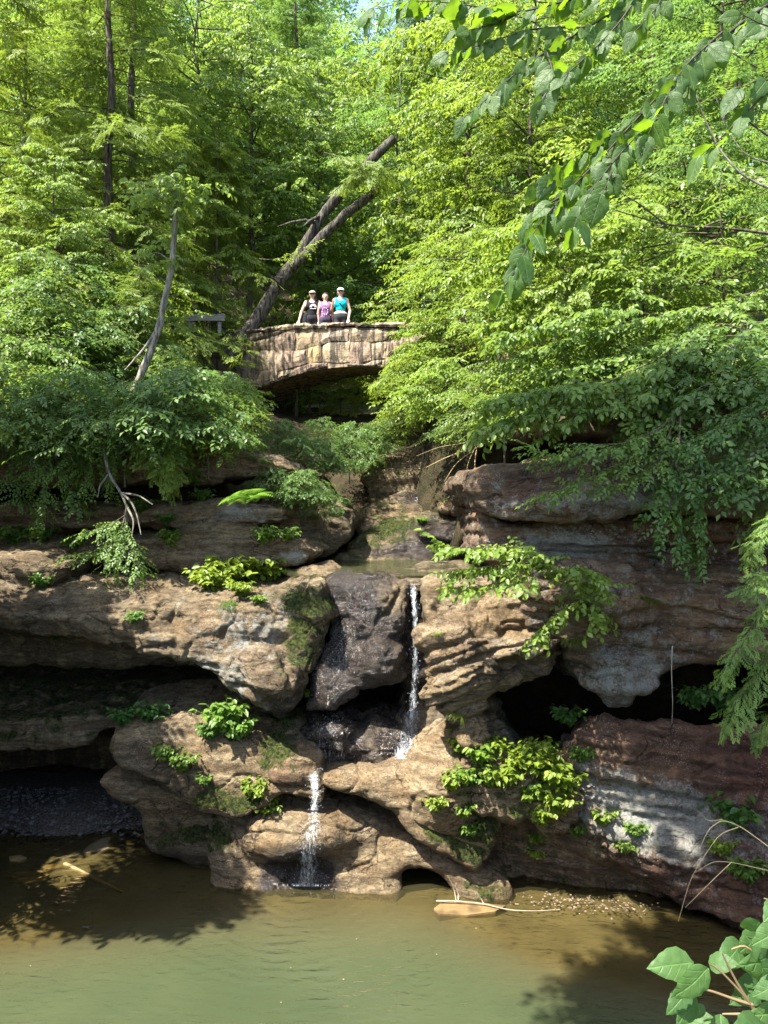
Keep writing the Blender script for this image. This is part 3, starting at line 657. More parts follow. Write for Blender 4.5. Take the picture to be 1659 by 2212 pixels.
def tmpl_broad(seed, n=9, length=0.46, L=0.125, Wd=0.064, nv=4, droop=0.6):
    r = np.random.default_rng(seed); V=[];F=[];T=[]
    for i in range(n):
        u = (i+0.6)/n; side = 1 if i%2 else -1
        p = np.array([length*u, 0, -0.10*length*u*u])
        ang = side*math.radians(r.uniform(35,75)) if i < n-1 else r.uniform(-.2,.2)
        pitch = -r.uniform(0.15,1.0)*droop
        d = np.array([math.cos(ang)*math.cos(pitch), math.sin(ang)*math.cos(pitch), math.sin(pitch)])
        up = np.array([0.25*r.normal(),0.25*r.normal(),1.0])
        s = r.uniform(0.7,1.15)
        v, f = leaf_quad(p, d, up, L*s, Wd*s, r.uniform(0.05,0.35), nv)
        F += [tuple(x+len(V) for x in q) for q in f]; V += v; T += [r.uniform(-.2,.2)]*len(v)
    return np.array(V), np.array(F), np.array(T)
def tmpl_hem(seed, n=9, length=0.55, w=0.026):
    """flat feathery conifer spray: side twiglets of joined needles"""
    r = np.random.default_rng(seed); V=[];F=[];T=[]
    def strip(p, d, L, w_, t):
        up = np.array([0.2*r.normal(),0.2*r.normal(),1.0])
        v, f = leaf_quad(p, d, up, L, w_, 0.1, 4)
        for q in f: F.append(tuple(x+len(V) for x in q))
        V.extend(v); T.extend([t]*4)
    for i in range(n):
        u = (i+0.5)/n
        for side in (-1,1):
            p = np.array([length*u, 0, -0.16*length*u*u])
            a = side*math.radians(r.uniform(42,62)); pt = -r.uniform(0.05,0.55)
            d = np.array([math.cos(a)*math.cos(pt), math.sin(a)*math.cos(pt), math.sin(pt)])
            L = length*0.42*(1-0.75*u)*r.uniform(0.8,1.2)+0.03
            strip(p, d, L, w*1.05, 0.25*u+r.uniform(-.1,.1))
            if L > 0.10:
                for k in (0.4,0.7):
                    b = a-side*math.radians(r.uniform(30,50))
                    strip(p+d*L*k, np.array([math.cos(b), math.sin(b), -r.uniform(0.1,0.5)]), L*0.42, w, 0.25*u+0.1)
    strip(np.array([length*0.8,0,-0.1*length]), np.array([1,0,-0.35]), length*0.22, w, 0.4)
    return np.array(V), np.array(F), np.array(T)
def tmpl_pinnate(seed, n=11, length=0.36, L=0.085, Wd=0.022):
    r = np.random.default_rng(seed); V=[];F=[];T=[]
    for i in range(n):
        u = (i+0.8)/n
        for side in (-1,1):
            p = np.array([length*u,0,-0.25*length*u*u]); a = side*math.radians(r.uniform(60,80))
            v,f = leaf_quad(p, np.array([math.cos(a),math.sin(a),-r.uniform(.1,.5)]), np.array([0,0,1.0]), L*r.uniform(.8,1.1)*(1-0.4*abs(u-.45)), Wd, 0.15, 4)
            F += [tuple(x+len(V) for x in q) for q in f]; V += v; T += [r.uniform(-.1,.2)]*4
    return np.array(V), np.array(F), np.array(T)
def scatter(tmpls, M, t, s, tint, seed=0):
    """stamp leaf-spray templates at frames M (N,3,3), points t, sizes s"""
    r = np.random.default_rng(seed); N = len(t); pick = r.integers(0, len(tmpls), N)
    Vs=[];Fs=[];Ts=[]; off = 0
    for k, (v,f,tt) in enumerate(tmpls):
        m = pick == k; n = int(m.sum())
        if not n: continue
        X = np.einsum('nij,vj->nvi', M[m], v)*s[m][:,None,None]+t[m][:,None,:]
        Vs.append(X.reshape(-1,3)); Ts.append((tint[m][:,None]+tt[None,:]).ravel())
        Fs.append((f[None]+(np.arange(n)*len(v))[:,None,None]).reshape(-1,3)+off); off += n*len(v)
    return np.concatenate(Vs), np.concatenate(Fs), np.clip(np.concatenate(Ts),0,1)
def frame(d, roll, up=(0,0,1)):
    d = np.asarray(d,float); d = d/np.linalg.norm(d); s = np.cross(up,d); n = np.linalg.norm(s)
    s = s/n if n > 1e-5 else np.array([0,1.0,0]); u = np.cross(d,s)
    c, q = math.cos(roll), math.sin(roll)
    return np.stack([d, s*c+u*q, u*c-s*q], 1)
def tube(pts, rad, n=6, cap=True):
    P = np.asarray(pts,float); m = len(P); rad = np.broadcast_to(np.asarray(rad,float),(m,))
    V=[]; T = np.gradient(P,axis=0); T /= np.maximum(np.linalg.norm(T,axis=1,keepdims=True),1e-9)
    ref = np.array([0,0,1.0]) if abs(T[0][2]) < 0.9 else np.array([1.0,0,0])
    s = np.cross(T[0],ref); s /= np.linalg.norm(s)
    for i in range(m):
        s = s-T[i]*(s@T[i]); s /= max(np.linalg.norm(s),1e-9); u = np.cross(T[i],s)
        a = np.arange(n)*2*math.pi/n
        V.append(P[i]+rad[i]*(np.cos(a)[:,None]*s+np.sin(a)[:,None]*u))
    V = np.concatenate(V); F=[]
    for i in range(m-1):
        for k in range(n):
            F.append((i*n+k, i*n+(k+1)%n, (i+1)*n+(k+1)%n, (i+1)*n+k))
    if cap:
        c0 = len(V); V = np.concatenate([V, P[:1], P[-1:]])
        for k in range(n):
            F.append((c0, (k+1)%n, k, k)); F.append((c0+1, (m-1)*n+k, (m-1)*n+(k+1)%n, (m-1)*n+(k+1)%n))
    return V, np.array(F)
class Tubes:
    def __init__(s): s.V=[]; s.F=[]; s.o=0
    def add(s, pts, rad, n=6):
        v,f = tube(pts,rad,n,False); s.V.append(v); s.F.append(f+s.o); s.o += len(v)
        # close both ends with small fans of quads
        return s
    def mesh(s, name, mat):
        return np_mesh(name, np.concatenate(s.V), np.concatenate(s.F), [mat])
def wob(p0, p1, n, amp, r):
    p0 = np.asarray(p0,float); p1 = np.asarray(p1,float); u = np.linspace(0,1,n)[:,None]
    q = p0+(p1-p0)*u; q[1:-1] += r.normal(size=(n-2,3))*amp; return q

BROAD = [tmpl_broad(i) for i in range(5)]
BROAD_L = [tmpl_broad(20+i, 8, 0.42, 0.14, 0.085, 6, 0.9) for i in range(4)]
SMALL = [tmpl_broad(40+i, 10, 0.32, 0.075, 0.042) for i in range(4)]
HEM = [tmpl_hem(60+i) for i in range(4)]
PINN = [tmpl_pinnate(80+i) for i in range(3)]

def crown(seed, h, base, rad, nb, tm, prof, slope=0.25, droop=0.5, side=1.0, step=0.26, spr=1.0, dens=1.0, trunk_r=0.12, lean=(0,0), bark=None, name='tree', limb=0.02, mat=None, flat=1.0, top=True):
    """tree meshes (trunk with limbs, leaf crown) rooted at the origin"""
    r = np.random.default_rng(seed); tb = Tubes()
    tr = np.array([[lean[0]*u*u*h, lean[1]*u*u*h, h*u] for u in np.linspace(0,1,9)]); tr[1:,:2] += r.normal(size=(8,2))*0.012*h*0.5
    tr = np.vstack([[tr[0][0],tr[0][1],-0.5],tr])
    tb.add(tr, np.concatenate([[trunk_r*1.25], trunk_r*(1-0.88*np.linspace(0,1,9))]), 8)
    def on_trunk(z):
        return np.array([np.interp(z,tr[:,2],tr[:,0]), np.interp(z,tr[:,2],tr[:,1]), z])
    M=[];t=[];s=[];ti=[]
    az = r.uniform(0,6.28)
    for b in range(nb):
        u = (b+r.uniform(0,1))/nb; z = base+(h-base)*u; az += 2.4+r.normal()*0.35
        L = rad*prof(u)*r.uniform(0.72,1.15)
        if L < 0.25: continue
        p = on_trunk(z); d0 = np.array([math.cos(az),math.sin(az),0])
        n = max(4,int(L/step)); pts=[]; sl = slope*(1-0.5*u)+r.normal()*0.10
        for k in range(n+1):
            q = k/n; pts.append(p+d0*L*q+np.array([0,0,L*(sl*q-droop*q*q*0.6)])+r.normal(size=3)*0.03*L*q)
        pts = np.array(pts)
        tb.add(pts[::2] if n > 6 else pts, np.linspace(max(limb*L*0.5,0.008),0.004,len(pts[::2] if n > 6 else pts)), 4)
        bt = np.clip(0.45+r.normal()*0.16+0.15*u,0,1)
        for k in range(1,n+1):
            q = k/n
            if q < 0.22: continue
            for sd in (-1,1):
                if r.random() > dens: continue
                l2 = side*L*0.34*(1-0.55*q)*r.uniform(0.7,1.2); a2 = az+sd*math.radians(r.uniform(35,75))
                d2 = np.array([math.cos(a2),math.sin(a2),-0.18-0.3*droop*q]); m = max(1,int(l2/(step*0.9)))
                for j in range(m):
                    pp = pts[k]+d2*(j+0.3)*l2/m+r.normal(size=3)*0.05*flat
                    dd = d2+np.array([r.normal()*0.35,r.normal()*0.35,r.normal()*0.16-0.12])
                    M.append(frame(dd, r.normal()*0.38)); t.append(pp); s.append(spr*r.uniform(0.75,1.25)); ti.append(bt+r.normal()*0.09+0.12*(q-0.5))
            M.append(frame(np.array([math.cos(az),math.sin(az),-0.25*droop-0.1])+r.normal(size=3)*0.25, r.normal()*0.3)); t.append(pts[k]); s.append(spr*r.uniform(0.8,1.2)); ti.append(bt+r.normal()*0.08)
    V,F,T = scatter(tm, np.array(M), np.array(t), np.array(s), np.array(ti), seed)
    return tb.mesh(name+'_trunk', bark or BARK), np_mesh(name+'_crown', V, F, [mat or LEAF], True, dict(tint=T))
dome = lambda u: math.sqrt(max(0.0, 1-(1.55*u-0.62)**2)) if u < 1 else 0.1
cone = lambda u: max(0.06, (1-u)**0.8)
shrub_p = lambda u: 0.55+0.45*math.sin(math.pi*min(1,u+0.15))
TREES = {
 'beech': [crown(101+i, 13.0, 2.2, 3.6, 62, BROAD, dome, 0.25, 0.45, name='beech') for i in range(3)],
 'maple': [crown(121+i, 12.0, 2.5, 3.2, 58, BROAD_L, dome, 0.35, 0.35, spr=1.05, name='maple') for i in range(2)],
 'hemlock': [crown(141+i, 15.0, 1.0, 3.3, 92, HEM, cone, 0.05, 0.45, side=1.1, step=0.33, spr=1.0, trunk_r=0.17, name='hemlock', mat=NEEDLE) for i in range(3)],
 'sapling': [crown(161+i, 4.2, 0.6, 1.7, 34, BROAD, dome, 0.20, 0.35, step=0.22, spr=0.95, trunk_r=0.035, name='sapling') for i in range(3)],
 'shrub': [crown(181+i, 1.5, 0.05, 1.25, 44, SMALL if i else BROAD, shrub_p, 0.5, 0.7, step=0.2, spr=0.95, trunk_r=0.02, name='shrub') for i in range(3)],
 'young_hemlock': [crown(201+i, 5.5, 0.3, 1.9, 46, HEM, cone, 0.10, 0.5, side=1.1, step=0.28, spr=0.85, trunk_r=0.05, name='young_hemlock', mat=NEEDLE) for i in range(2)],
}
def plant(kind, var, loc, scale, rz, label, cat, color=(1,1,1), group=None, name=None, tilt=(0,0)):
    tm, cm = TREES[kind][var % len(TREES[kind])]
    o = empty(name or {'beech':'broadleaf_tree','maple':'broadleaf_tree','hemlock':'hemlock_tree','sapling':'sapling','shrub':'shrub','young_hemlock':'young_hemlock'}[kind], loc, rz)
    o.rotation_euler = (tilt[0],tilt[1],rz)
    o.scale = (scale,)*3 if not isinstance(scale,tuple) else scale
    tag(o, label, cat, group)
    a = link('trunk', tm, o); b = link('crown', cm, o); b.color = (*color,1)
    return o
# ------------------------------------------------------------------ the wood
def on_ground(dx, Y):
    x = (dx-829.5)/K*Y; return Vector((x, Y, float(ground_z(x, Y))-0.05))
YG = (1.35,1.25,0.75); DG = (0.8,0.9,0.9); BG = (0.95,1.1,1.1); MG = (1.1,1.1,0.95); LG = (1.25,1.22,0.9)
WOOD = [
 # kind, variant, dx, Y, scale, colour, label
 ('hemlock',0, 238,21.5,1.12,LG,'tall hemlock with the straight dark trunk on the left'),
 ('hemlock',1, 285,24.0,1.10,LG,'second tall hemlock close behind the straight dark trunk'),
 ('hemlock',2, -20,20.0,0.95,YG,'yellow green hemlock at the left edge of the wood'),
 ('young_hemlock',0, 468,24.0,(1.25,1.25,1.45),YG,'young hemlock with bright yellow green top left of the leaning dead trunk'),
 ('maple',0, 120,18.6,0.52,LG,'leafy pale green young tree in front of the tall hemlock trunk'),
 ('beech',0, 60,23.0,0.95,YG,'yellow green broadleaf tree behind the left bank'),
 ('beech',1, 430,27.0,1.05,MG,'broadleaf tree rising behind the left end of the bridge'),
 ('maple',1, 545,26.5,0.95,LG,'broadleaf tree behind the foot of the leaning dead trunk'),
 ('maple',1, 690,29.0,1.05,LG,'bright broadleaf tree rising behind the three people'),
 ('hemlock',0, 640,36.0,1.15,BG,'tall hemlock deep in the wood behind the people'),
 ('beech',2, 860,27.5,0.98,BG,'broadleaf tree behind the right end of the bridge'),
 ('hemlock',2, 905,33.0,1.25,DG,'feathery dark conifer high above the bridge'),
 ('maple',0, 1010,24.0,0.98,YG,'sunlit broadleaf tree on the slope right of the bridge'),
 ('beech',0, 1150,21.0,0.85,YG,'bright layered broadleaf tree right of the bridge'),
 ('maple',1, 1290,24.5,1.05,LG,'tall broadleaf tree behind the hanging foreground branch'),
 ('beech',1, 1420,20.5,0.92,BG,'broadleaf tree on the upper right slope'),
 ('hemlock',0, 1600,22.0,1.00,DG,'dark hemlock at the right edge of the wood'),
 ('beech',2, 1560,17.5,0.80,BG,'large shaded broadleaf tree above the right cliff'),
 ('beech',2, 190,32.0,1.25,LG,'tall broadleaf tree far behind the hemlock trunks'),
 ('maple',1, 520,38.0,1.25,LG,'far broadleaf tree high behind the leaning dead trunk'),
 ('beech',0, 790,41.0,1.30,YG,'far broadleaf tree high on the hill over the bridge'),
 ('maple',0, 1100,36.0,1.30,BG,'far tall broadleaf tree up the right hillside'),
 ('beech',1, 1500,34.0,1.30,MG,'far broadleaf tree behind the upper right slope'),
 ('beech',1, 795,46.0,1.55,LG,'far broadleaf tree at the top of the hill closing the gap of sky'),
 ('hemlock',1, 350,42.0,1.30,LG,'far hemlock up the left hillside'),
]
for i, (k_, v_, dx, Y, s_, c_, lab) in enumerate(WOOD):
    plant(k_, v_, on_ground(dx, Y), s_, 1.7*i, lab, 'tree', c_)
UNDER = [
 ('sapling',0, 40,16.6,1.0,MG,'dense green sapling at the far left of the bank'),
 ('sapling',1, 150,16.9,0.95,DG,'dark green sapling on the left bank beside the hemlock'),
 ('sapling',2, 360,16.8,0.5,LG,'pale green sapling in front of the left bridge end'),
 ('young_hemlock',1, 300,17.2,0.72,MG,'young hemlock below the thin pale leaning trunk'),
 ('young_hemlock',0, 90,17.5,0.80,MG,'young hemlock in shade on the left bank'),
 ('sapling',1, 290,19.5,0.95,YG,'sapling with yellowish leaves left of the wooden rail'),
 ('sapling',0, 640,24.5,0.70,LG,'leafy sapling between leaning trunk and three people'),
 ('sapling',2, 830,23.2,0.80,YG,'sapling with bright leaves just right of the three people'),
 ('young_hemlock',1, 735,23.8,0.50,YG,'small young hemlock right behind the three people'),
 ('sapling',1, 960,21.5,1.00,YG,'sunlit sapling at the right bridge end'),
 ('sapling',0, 935,18.5,0.62,YG,'bright yellow green sapling hiding the right foot of the arch'),
 ('sapling',2, 1160,16.4,0.95,YG,'sunlit sapling on the right bank above the stream steps'),
 ('sapling',1, 1230,15.2,1.05,LG,'spreading sapling above the black hollow in the right cliff'),
 ('sapling',0, 1390,14.6,1.10,LG,'layered sapling leaning over the right cliff'),
 ('sapling',2, 1560,14.2,1.20,MG,'shaded sapling on the right cliff near the picture edge'),
 ('sapling',1, 1480,16.5,1.35,MG,'taller sapling behind the right cliff edge'),
 ('sapling',0, 1300,17.5,1.30,YG,'bright sapling in the middle of the right slope'),
 ('sapling',2, 700,26.5,0.80,DG,'shaded sapling seen below the arch'),
 ('sapling',0, 800,27.0,0.70,MG,'green sapling seen through the arch beside the stream'),
]
UNDER += [('sapling',1, 915,18.9,0.72,YG,'bright sapling hiding the right end of the bridge wall'),
 ('sapling',2, 1000,18.0,0.85,LG,'pale green sapling beside the grey boulder at the bridge')]
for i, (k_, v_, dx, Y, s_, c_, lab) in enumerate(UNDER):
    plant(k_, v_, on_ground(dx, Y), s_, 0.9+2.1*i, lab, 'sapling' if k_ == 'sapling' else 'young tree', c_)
SHRUBS = [
 # dx, dy of its root, Y, scale, colour, label
 (40,970,14.5,1.1,MG,'bush at the far left hanging over the layered bank'),
 (150,995,14.3,1.15,DG,'dark bush over the left recess'),
 (270,995,14.3,1.0,MG,'bush beside the grey dead branch on the left bank'),
 (380,990,14.4,1.1,DG,'dark bush on the left bank below the pale trunk'),
 (450,990,14.5,0.8,LG,'pale green bush left of the arch'),
 (505,905,16.0,0.6,LG,'pale green bush covering the left foot of the arch'),
 (480,870,18.6,0.5,DG,'dark bush against the left foot of the bridge'),
 (380,880,17.0,0.75,MG,'bush below the left wing of the bridge'),
 (250,840,17.2,1.2,DG,'dark bush at the foot of the pale leaning trunk'),
 (110,820,16.8,1.2,MG,'bush among the saplings on the left'),
 (905,840,18.2,0.7,YG,'yellow green bush under the right end of the bridge wall'),
 (850,860,19.0,0.5,YG,'small bright bush in front of the right foot of the arch'),
 (960,900,16.4,0.8,LG,'bush beside the grey boulder right of the stream'),
 (1090,945,14.4,1.0,MG,'bush on the right bank left of the black hollow'),
 (1010,965,15.8,0.6,DG,'low bush with bare stems above the stream steps'),
 (1210,930,13.5,0.95,LG,'bush fringing the roof of the black hollow'),
 (1340,910,13.2,1.0,MG,'bush on the cliff top right of the black hollow'),
 (1470,940,12.7,1.1,DG,'dark bush on the right cliff top'),
 (1600,940,12.3,1.2,DG,'dark bush at the right edge above the cliff'),
 (600,985,17.2,0.55,DG,'dark bush on the shaded slope under the arch'),
 (690,985,18.2,0.6,DG,'dark bush left of the stream under the arch'),
 (770,985,19.0,0.55,DG,'low dark bush beside the upper stream'),
 (640,1010,17.0,0.55,DG,'dark bush on the dark slope right of the left ledges'),
 (700,1030,17.4,0.55,DG,'dark bush in the middle of the shaded slope under the arch'),
 (755,1020,18.2,0.55,DG,'dark bush low beside the stream steps'),
 (810,985,19.2,0.55,DG,'dark bush at the head of the stream steps'),
 (590,1075,15.0,0.42,DG,'dark shrub growing on the rounded rock slope left of the stream'),
 (650,1090,15.0,0.45,DG,'dark shrub in the middle of the rounded rock slope'),
 (700,1120,15.3,0.38,DG,'small dark shrub low on the rock slope beside the upper pool'),
 (860,940,20.2,0.55,MG,'green bush above the tan stream step'),
]
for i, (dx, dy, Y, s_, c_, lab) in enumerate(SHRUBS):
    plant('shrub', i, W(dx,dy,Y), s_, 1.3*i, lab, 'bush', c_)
# the far wood on the hill: one mass
def far_wood():
    r = np.random.default_rng(55); M=[];t=[];s=[];ti=[]
    for k in range(260):
        Y = r.uniform(42,82); x = r.uniform(-0.60,0.60)*Y; z0 = float(ground_z(x,Y)); hh = r.uniform(14,24); rr = r.uniform(2.2,4.2); b = r.uniform(0.25,0.85)
        px_ = 829.5+x/Y*K
        if 375 < px_ < 425 and r.random() < 0.4: hh *= 0.6
        n = 230
        d = r.normal(size=(n,3)); d /= np.linalg.norm(d,axis=1,keepdims=True); d[:,1] = -np.abs(d[:,1])
        q = d*np.array([rr,rr,hh*0.5])*r.uniform(0.55,1.0,(n,1))+np.array([x,Y,z0+hh*0.5])
        for j in range(n):
            M.append(frame(d[j]*[1,1,0]+[0,0,-0.5]+r.normal(size=3)*0.4, r.normal()*0.4)); t.append(q[j]); s.append(r.uniform(2.0,3.2)); ti.append(b+r.normal()*0.15)
    V,F,T = scatter([tmpl_broad(300+i, 8, 0.40, 0.12, 0.07) for i in range(3)], np.array(M), np.array(t), np.array(s), np.array(ti), 9)
    o = link('forest', np_mesh('forest', V, F, [LEAF], True, dict(tint=T))); o.color = (0.95,1.12,1.0,1)
    tag(o, 'far wood covering the hill beyond the bridge', kind='stuff')
far_wood()
# ------------------------------------------------------------------ ray placement on the rocks
from mathutils.bvhtree import BVHTree
BV = []
for k_, o in R.items():
    me = o.data
    BV.append(BVHTree.FromPolygons([v.co[:] for v in me.vertices], [p.vertices[:] for p in me.polygons]))
def hit(dx, dy, only=None):
    """first rock surface along the line of sight through a measured point"""
    o = Vector((0,0,H)); d = (W(dx,dy,10.0)-o).normalized(); best = None
    for (key, b) in zip(R, BV):
        if only and key not in only: continue
        p, n, i, t = b.ray_cast(o, d)
        if p is not None and (best is None or t < best[2]): best = (p, n, t)
    return best
# ------------------------------------------------------------------ stone foot bridge
YB = 0.0                                            # the bridge is built along its own axis, then turned
PIV = Vector((-0.87, 20.7, 0)); YAW = math.radians(-30)
ZTOP = lambda u: float(np.interp(u, [-7,-4.4,-1.9,0,1.3,4.5], [10.75,10.81,10.77,10.61,10.45,10.25]))
def arch_z(u):
    return 9.44-0.055*(u+0.5)**2 if -4.9 < u < 3.9 else -1.0
def stone_mat():
    m, nt = new_mat('bridge_stone'); t = NT(nt)
    pos = t.node('ShaderNodeNewGeometry').outputs['Position']; rnd = t.node('ShaderNodeObjectInfo').outputs['Random']
    cr = t.node('ShaderNodeValToRGB'); t.l.new(rnd, cr.inputs[0]); e = cr.color_ramp
    cols = [(0,(0.26,0.20,0.125)),(0.22,(0.34,0.28,0.185)),(0.42,(0.29,0.21,0.155)),(0.58,(0.22,0.175,0.125)),(0.75,(0.34,0.26,0.13)),(0.93,(0.30,0.26,0.205)),(1.0,(0.33,0.17,0.075))]
    e.elements[0].color = (*cols[0][1],1); e.elements[1].position = 1; e.elements[1].color = (*cols[-1][1],1)
    for p_, c_ in cols[1:-1]:
        q = e.elements.new(p_); q.color = (*c_,1)
    a = t.noise(pos, 7, 5, 0.7); st = t.noise(t.mapping(pos,(4.5,4.5,0.6)), 1.5, 5, 0.65); fi = t.noise(pos, 30, 4, 0.7)
    c = t.mix(t.ramp(a,0.35,0.65,0,0.5), cr.outputs[0], (0.14,0.10,0.07))
    c = t.mix(t.ramp(st,0.46,0.58,0,0.88), c, (0.035,0.030,0.027))
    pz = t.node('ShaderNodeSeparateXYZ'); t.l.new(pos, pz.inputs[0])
    left_shade = t.ramp(pz.outputs[0], -3.0, -4.3)
    c = t.mix(t.math('MULTIPLY', left_shade, 0.75), c, (0.060,0.052,0.042))  # left wing darkened in the stone colour, standing in for tree shade
    c = t.mix(1.0, c, (1.0,0.97,0.92), 'MULTIPLY')
    t.out(t.principled(c, 0.9, 0.2, t.bump(t.math('ADD', a, t.math('MULTIPLY', fi, 0.3)), 0.9, 0.05))); return m
STONE = stone_mat()
MORTAR = simple_mat('mortar', (0.10,0.085,0.068), 0.95, 0.3, 10, 0.1, 0.6)
def grid_block(x0,x1,zb,zt,y0,y1,r,nx=4,nz=3,jit=0.02,inset=0.022,bulge=0.03):
    """a rough stone: front grid that swells, with sides going back; zb/zt functions of x"""
    xs = np.linspace(x0+inset,x1-inset,nx); V=[]; 
    for i,x in enumerate(xs):
        a, b = zb(x)+inset, zt(x)-inset
        if b < a+0.02: b = a+0.02
        for j in range(nz):
            u = j/(nz-1); edge = (i in (0,nx-1))+(j in (0,nz-1))
            V.append((x+r.normal()*jit*0.6, y0-(0 if edge else bulge*r.uniform(0.4,1.3))+edge*0.018+r.normal()*0.006, a+(b-a)*u+r.normal()*jit*0.6))
    nf = len(V); F=[]
    for i in range(nx-1):
        for j in range(nz-1):
            F.append((i*nz+j,(i+1)*nz+j,(i+1)*nz+j+1,i*nz+j+1))
    ring = [i*nz for i in range(nx)]+[(nx-1)*nz+j for j in range(1,nz)]+[i*nz+nz-1 for i in range(nx-2,-1,-1)]+[j for j in range(nz-2,0,-1)]
    for k in ring: V.append((V[k][0], y1, V[k][2]))
    n = len(ring)
    for k in range(n): F.append((ring[k], nf+k, nf+(k+1)%n, ring[(k+1)%n]))
    return np.array(V), np.array(F)
def build_bridge():
    r = np.random.default_rng(11)
    root = empty('stone_bridge', PIV, YAW); tag(root, 'arched tan sandstone footbridge the three people stand on', 'bridge')
    # courses of stones on the front face
    xl, xr = -7.0, 5.2
    level = 7.6; ci = 0
    while level < 10.75:
        hgt = r.uniform(0.34,0.62); top = level+hgt
        x = xl-r.uniform(0,0.4)
        while x < xr:
            w = r.uniform(0.35,1.15); xe = x+w; ph = r.uniform(0,6.3)
            lo = lambda q, L=level: max(L+0.07*math.sin(2.3*q+L*9), arch_z(q))
            hi = lambda q, T=top: min(T+0.07*math.sin(2.3*q+T*9), ZTOP(q)-0.13)
            mid = (x+xe)/2
            if min(hi(x),hi(mid),hi(xe))-max(lo(mid),level) > 0.07 and max(hi(x)-lo(x),hi(xe)-lo(xe)) > 0.10:
                V,F = grid_block(x,xe,lo,hi,YB-r.uniform(0.0,0.045),YB+0.16,r,5,4,0.035,0.012,0.02)
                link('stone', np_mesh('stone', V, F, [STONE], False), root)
            x = xe
        level = top; ci += 1
    # coping stones, thin rough slabs lying on top, both parapets
    for side, (ya, yb) in enumerate(((YB-0.07,YB+0.40),(YB+1.40,YB+1.83))):
        x = xl
        while x < xr:
            w = r.uniform(0.45,0.95); xe = min(x+w, xr+0.2); th = r.uniform(0.09,0.15); zo = r.normal()*0.015
            V,F = grid_block(x,xe,lambda q,z_=zo: ZTOP(q)-0.12+z_, lambda q,t_=th,z_=zo: ZTOP(q)-0.12+t_+z_, ya+r.uniform(-0.05,0.04), yb, r, 5, 3, 0.03, 0.008, 0.03)
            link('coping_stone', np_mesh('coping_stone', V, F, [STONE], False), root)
            x = xe
    # body: mortar core with the barrel of the arch, deck
    xs = np.concatenate([np.linspace(xl,-4.9,6), np.linspace(-4.89,3.89,44), np.linspace(3.9,xr,5)])
    V=[];F=[]
    y0, y1 = YB+0.03, YB+1.75
    for x in xs:
        b = max(arch_z(x), 6.4)
        zt = ZTOP(x)-0.125
        V += [(x,y0,b),(x,y0,zt),(x,y0+0.30,zt),(x,y0+0.30,zt-0.55),(x,y1-0.30,zt-0.55),(x,y1-0.30,zt),(x,y1,zt),(x,y1,b)]
    for i in range(len(xs)-1):
        for j in range(8): F.append((i*8+j,(i+1)*8+j,(i+1)*8+(j+1)%8,i*8+(j+1)%8))
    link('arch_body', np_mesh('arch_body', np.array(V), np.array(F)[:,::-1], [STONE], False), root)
    return root
build_bridge()
# wooden rail at the left end
WOODM = simple_mat('weathered_wood', (0.20,0.18,0.15), 0.9, 0.3, 6, 0.2, 0.5, (0.6,4,8))
def box(lo, hi):
    x0,y0,z0 = lo; x1,y1,z1 = hi
    V = [(x0,y0,z0),(x1,y0,z0),(x1,y1,z0),(x0,y1,z0),(x0,y0,z1),(x1,y0,z1),(x1,y1,z1),(x0,y1,z1)]
    F = [(0,3,2,1),(4,5,6,7),(0,1,5,4),(1,2,6,5),(2,3,7,6),(3,0,4,7)]
    return np.array(V,float), np.array(F)
def box_mesh(name, lo, hi, mat, bev=0.0):
    V,F = box(lo,hi); return np_mesh(name, V, F, [mat], False)
rail = empty('wooden_rail', W(440,687,22.6)); tag(rail, 'grey wooden guard rail beside the left bridge end', 'guard rail')
s20 = 22.6/K
link('board', box_mesh('board', (-0.6,-0.03,-0.09), (46*s20,0.03,0.10), WOODM), rail)
for px_ in (-0.42, 0.46): link('post', box_mesh('post', (px_-0.05,0.03,-0.5), (px_+0.05,0.13,0.13), WOODM), rail)

# ------------------------------------------------------------------ leaning dead trunks and the thin pale tree
r_ = np.random.default_rng(5)
def trunk_tube(pts, rad, n=18, sub=14, amp=0.02, seed=0):
    P = np.array(pts); m = (len(P)-1)*sub+1
    u = np.linspace(0,len(P)-1,m); Q = np.stack([np.interp(u,range(len(P)),P[:,k]) for k in range(3)],1)
    for _ in range(2): Q[1:-1] = (Q[:-2]+2*Q[1:-1]+Q[2:])/4
    rr = np.interp(u,range(len(P)),rad)
    V,F = tube(Q, rr, n, True)
    c = np.repeat(Q, n, 0); c = np.vstack([c, Q[:1], Q[-1:]])
    d = V-c; L = np.linalg.norm(d,axis=1,keepdims=True); nz = fbm(V*np.array([1,1,1]), 4.0, seed, 3)[:,None]
    nz2 = fbm(V*np.array([1,1,0.5]), 9.0, seed+3, 2)[:,None]
    V = np.where(L > 1e-4, c+d*(1+0.10*nz+0.10*nz2), V)
    return V,F
lean = empty('leaning_dead_tree', W(520,745,22.6)); tag(lean, 'dark forked dead trunk leaning to the right behind the bridge', 'dead tree')
L0 = np.array(lean.location)
def lp(dx,dy,Y): return np.array(W(dx,dy,Y))-L0
V,F = trunk_tube([lp(500,780,22.6),lp(560,682,22.7),lp(602,612,22.8),lp(640,562,22.9),lp(672,508,23.0),lp(700,462,23.1),lp(735,420,23.2),lp(768,392,23.3),(lp(808,340,23.4)),lp(850,300,23.6)], [0.23,0.20,0.185,0.175,0.15,0.15,0.155,0.155,0.15,0.13], seed=1.0)
link('trunk', np_mesh('trunk', V, F, [BARK_DARK]), lean)
V,F = trunk_tube([lp(630,580,22.75),lp(664,548,22.7),(lp(700,508,22.7)),lp(742,468,22.7),lp(785,434,22.7),lp(817,411,22.7)], [0.12,0.155,0.14,0.135,0.135,0.12], seed=4.0)
link('trunk', np_mesh('trunk', V, F, [BARK_DARK]), lean)
